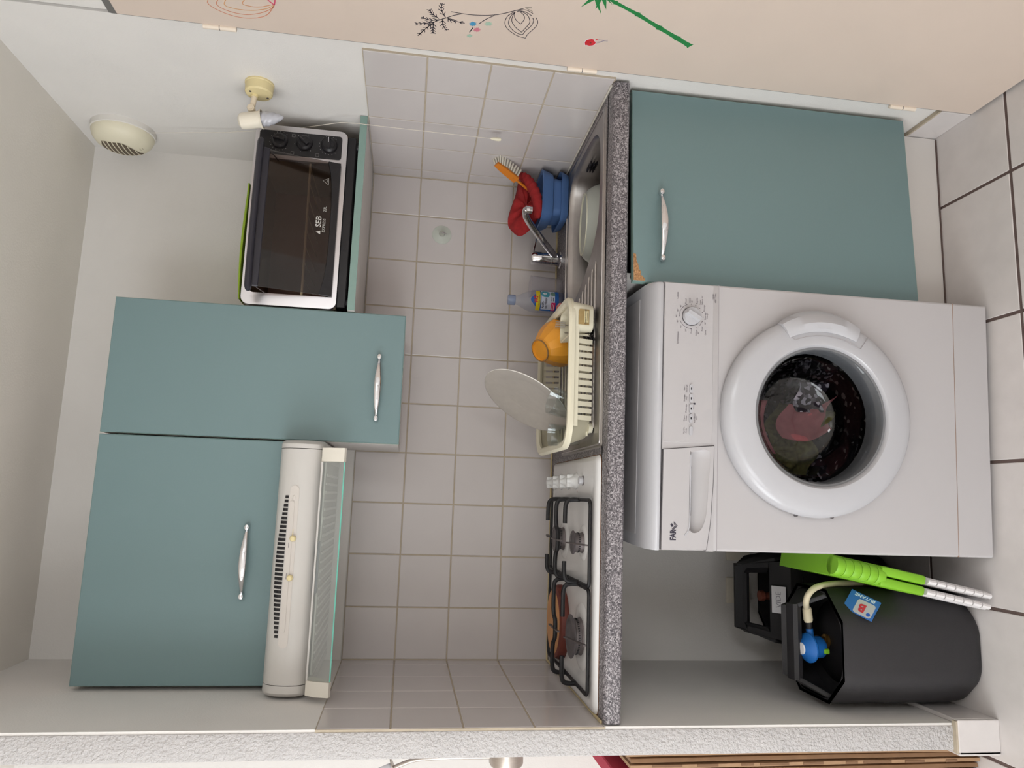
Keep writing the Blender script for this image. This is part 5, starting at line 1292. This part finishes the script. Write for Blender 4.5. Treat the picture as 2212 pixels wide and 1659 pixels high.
cxp, czp = sum(p[0] for p in POPPY) / len(POPPY), sum(p[1] for p in POPPY) / len(POPPY)
obj('sticker_backing', Pm([(cxp + (x - cxp) * 1.13, czp + (z - czp) * 1.13) for x, z in POPPY], (DX, 0, 0), SU, SV, (-.0002, 0, 0)), PAPER, PO, world=True, smooth=False)
obj('flower', Pm(POPPY, (DX, 0, 0), SU, SV, (-.0005, 0, 0)), mat('poppy_red', (206, 48, 56), .5, noise=.15, nscale=60), PO, world=True, smooth=False)
obj('flower_eye', L([(.0022, 0), (.0022, .0007)], (DX, PEYE[0][0], PEYE[0][1]), (-1, 0, 0), 12), mat('poppy_eye', (110, 60, 46), .5), PO, world=True)
obj('flower_bud', Pm(PBUD, (DX, 0, 0), SU, SV, SW), MATS['poppy_red'], PO, world=True, smooth=False)
for b in PSTEM: obj('flower_stem', ribbon(nb(), spl2(b, 5), .0009, (DX, 0, 0), SU, SV, SW), mat('stem_grey', (150, 142, 158), .5), PO, world=True, smooth=False)

# ------------------------------------------------------------------ beyond the partition
LP = thing('wall_lamp', 'brushed steel wall lamp with curved arm on the room side of the partition', 'lamp', (-.060, -.565, 1.137))
BST = mat('brushed_steel', (172, 162, 154), .35, metal=1., noise=.06, nscale=50, stretch=(20, 1, 1))
obj('base', L([(.0375, 0), (.0375, .034), (.034, .040), (.020, .0415), (0, .042)], (0, 0, 0), (-1, 0, 0), 40), BST, LP)
obj('pivot', L([(.016, .040), (.013, .060), (0, .062)], (0, 0, 0), (-1, 0, 0), 24), BST, LP)
arm_ = smooth_path([(-.022, 0, .036), (-.022, 0, .10), (-.023, 0, .165), (-.026, 0, .200), (-.034, 0, .225), (-.044, 0, .250)], 5)
obj('arm', Tb(arm_, .0048, 12), BST, LP)
hd_ = obj('lamp_head', L([(.010, 0), (.012, .004), (.013, .030), (.012, .034)], (-.042, 0, .246), (-.45, 0, 1), 24), PAPER, LP)
obj('head_disc', L([(.019, 0), (.019, .0025)], (-.040, 0, .243), (-.45, 0, 1), 28), BST, hd_)
obj('bulb_collar', L([(.013, .034), (.014, .044), (.0, .046)], (-.042, 0, .246), (-.45, 0, 1), 24), CREAM, hd_)
labels = ('folded cardboard sheet flat against the partition', 'second folded cardboard sheet from the partition', 'third folded cardboard sheet, with exposed corrugated edge', 'fourth folded cardboard sheet from the partition', 'outermost cardboard sheet of the stack beside the partition')
for k in range(5):
    x0 = -.0725 - k * .0135; tp = .872 - .012 * k + (.0 if k != 2 else .012); y0 = -.600 + .006 * k
    t = thing('cardboard_sheet', labels[k], 'cardboard', (x0, -.40, .002), (0, 0, 0), 'flattened boxes behind the partition')
    bm = nb(); loft(bm, [[V(x + math.sin(3 * z + k) * .002, y, z) for x, y in ((-.0040, y0 + .40), (.0035, y0 + .40 + .004 * (k % 2)), (.0035, .28), (-.0040, .28))] for z in [tp * i / 8 for i in range(9)]])
    obj('board', bm, CARD if k % 2 else CARD_L, t, angle=60)
    for j in range(9 if k == 2 else 0): obj('corrugation', B(-.0028, .0024, y0 + .3985, y0 + .4005, .06 + j * .085, .06 + j * .085 + .03 + .02 * ((j * 7 + k * 3) % 3)), mat('flute_brown', (128, 98, 74), .9), t)
rb = tag(obj('red_folder', B(-.185, -.150, -.50, -.22, .002, .865, .003, 1), REDBOX), 'crimson red board standing behind the cardboard sheets', 'board')
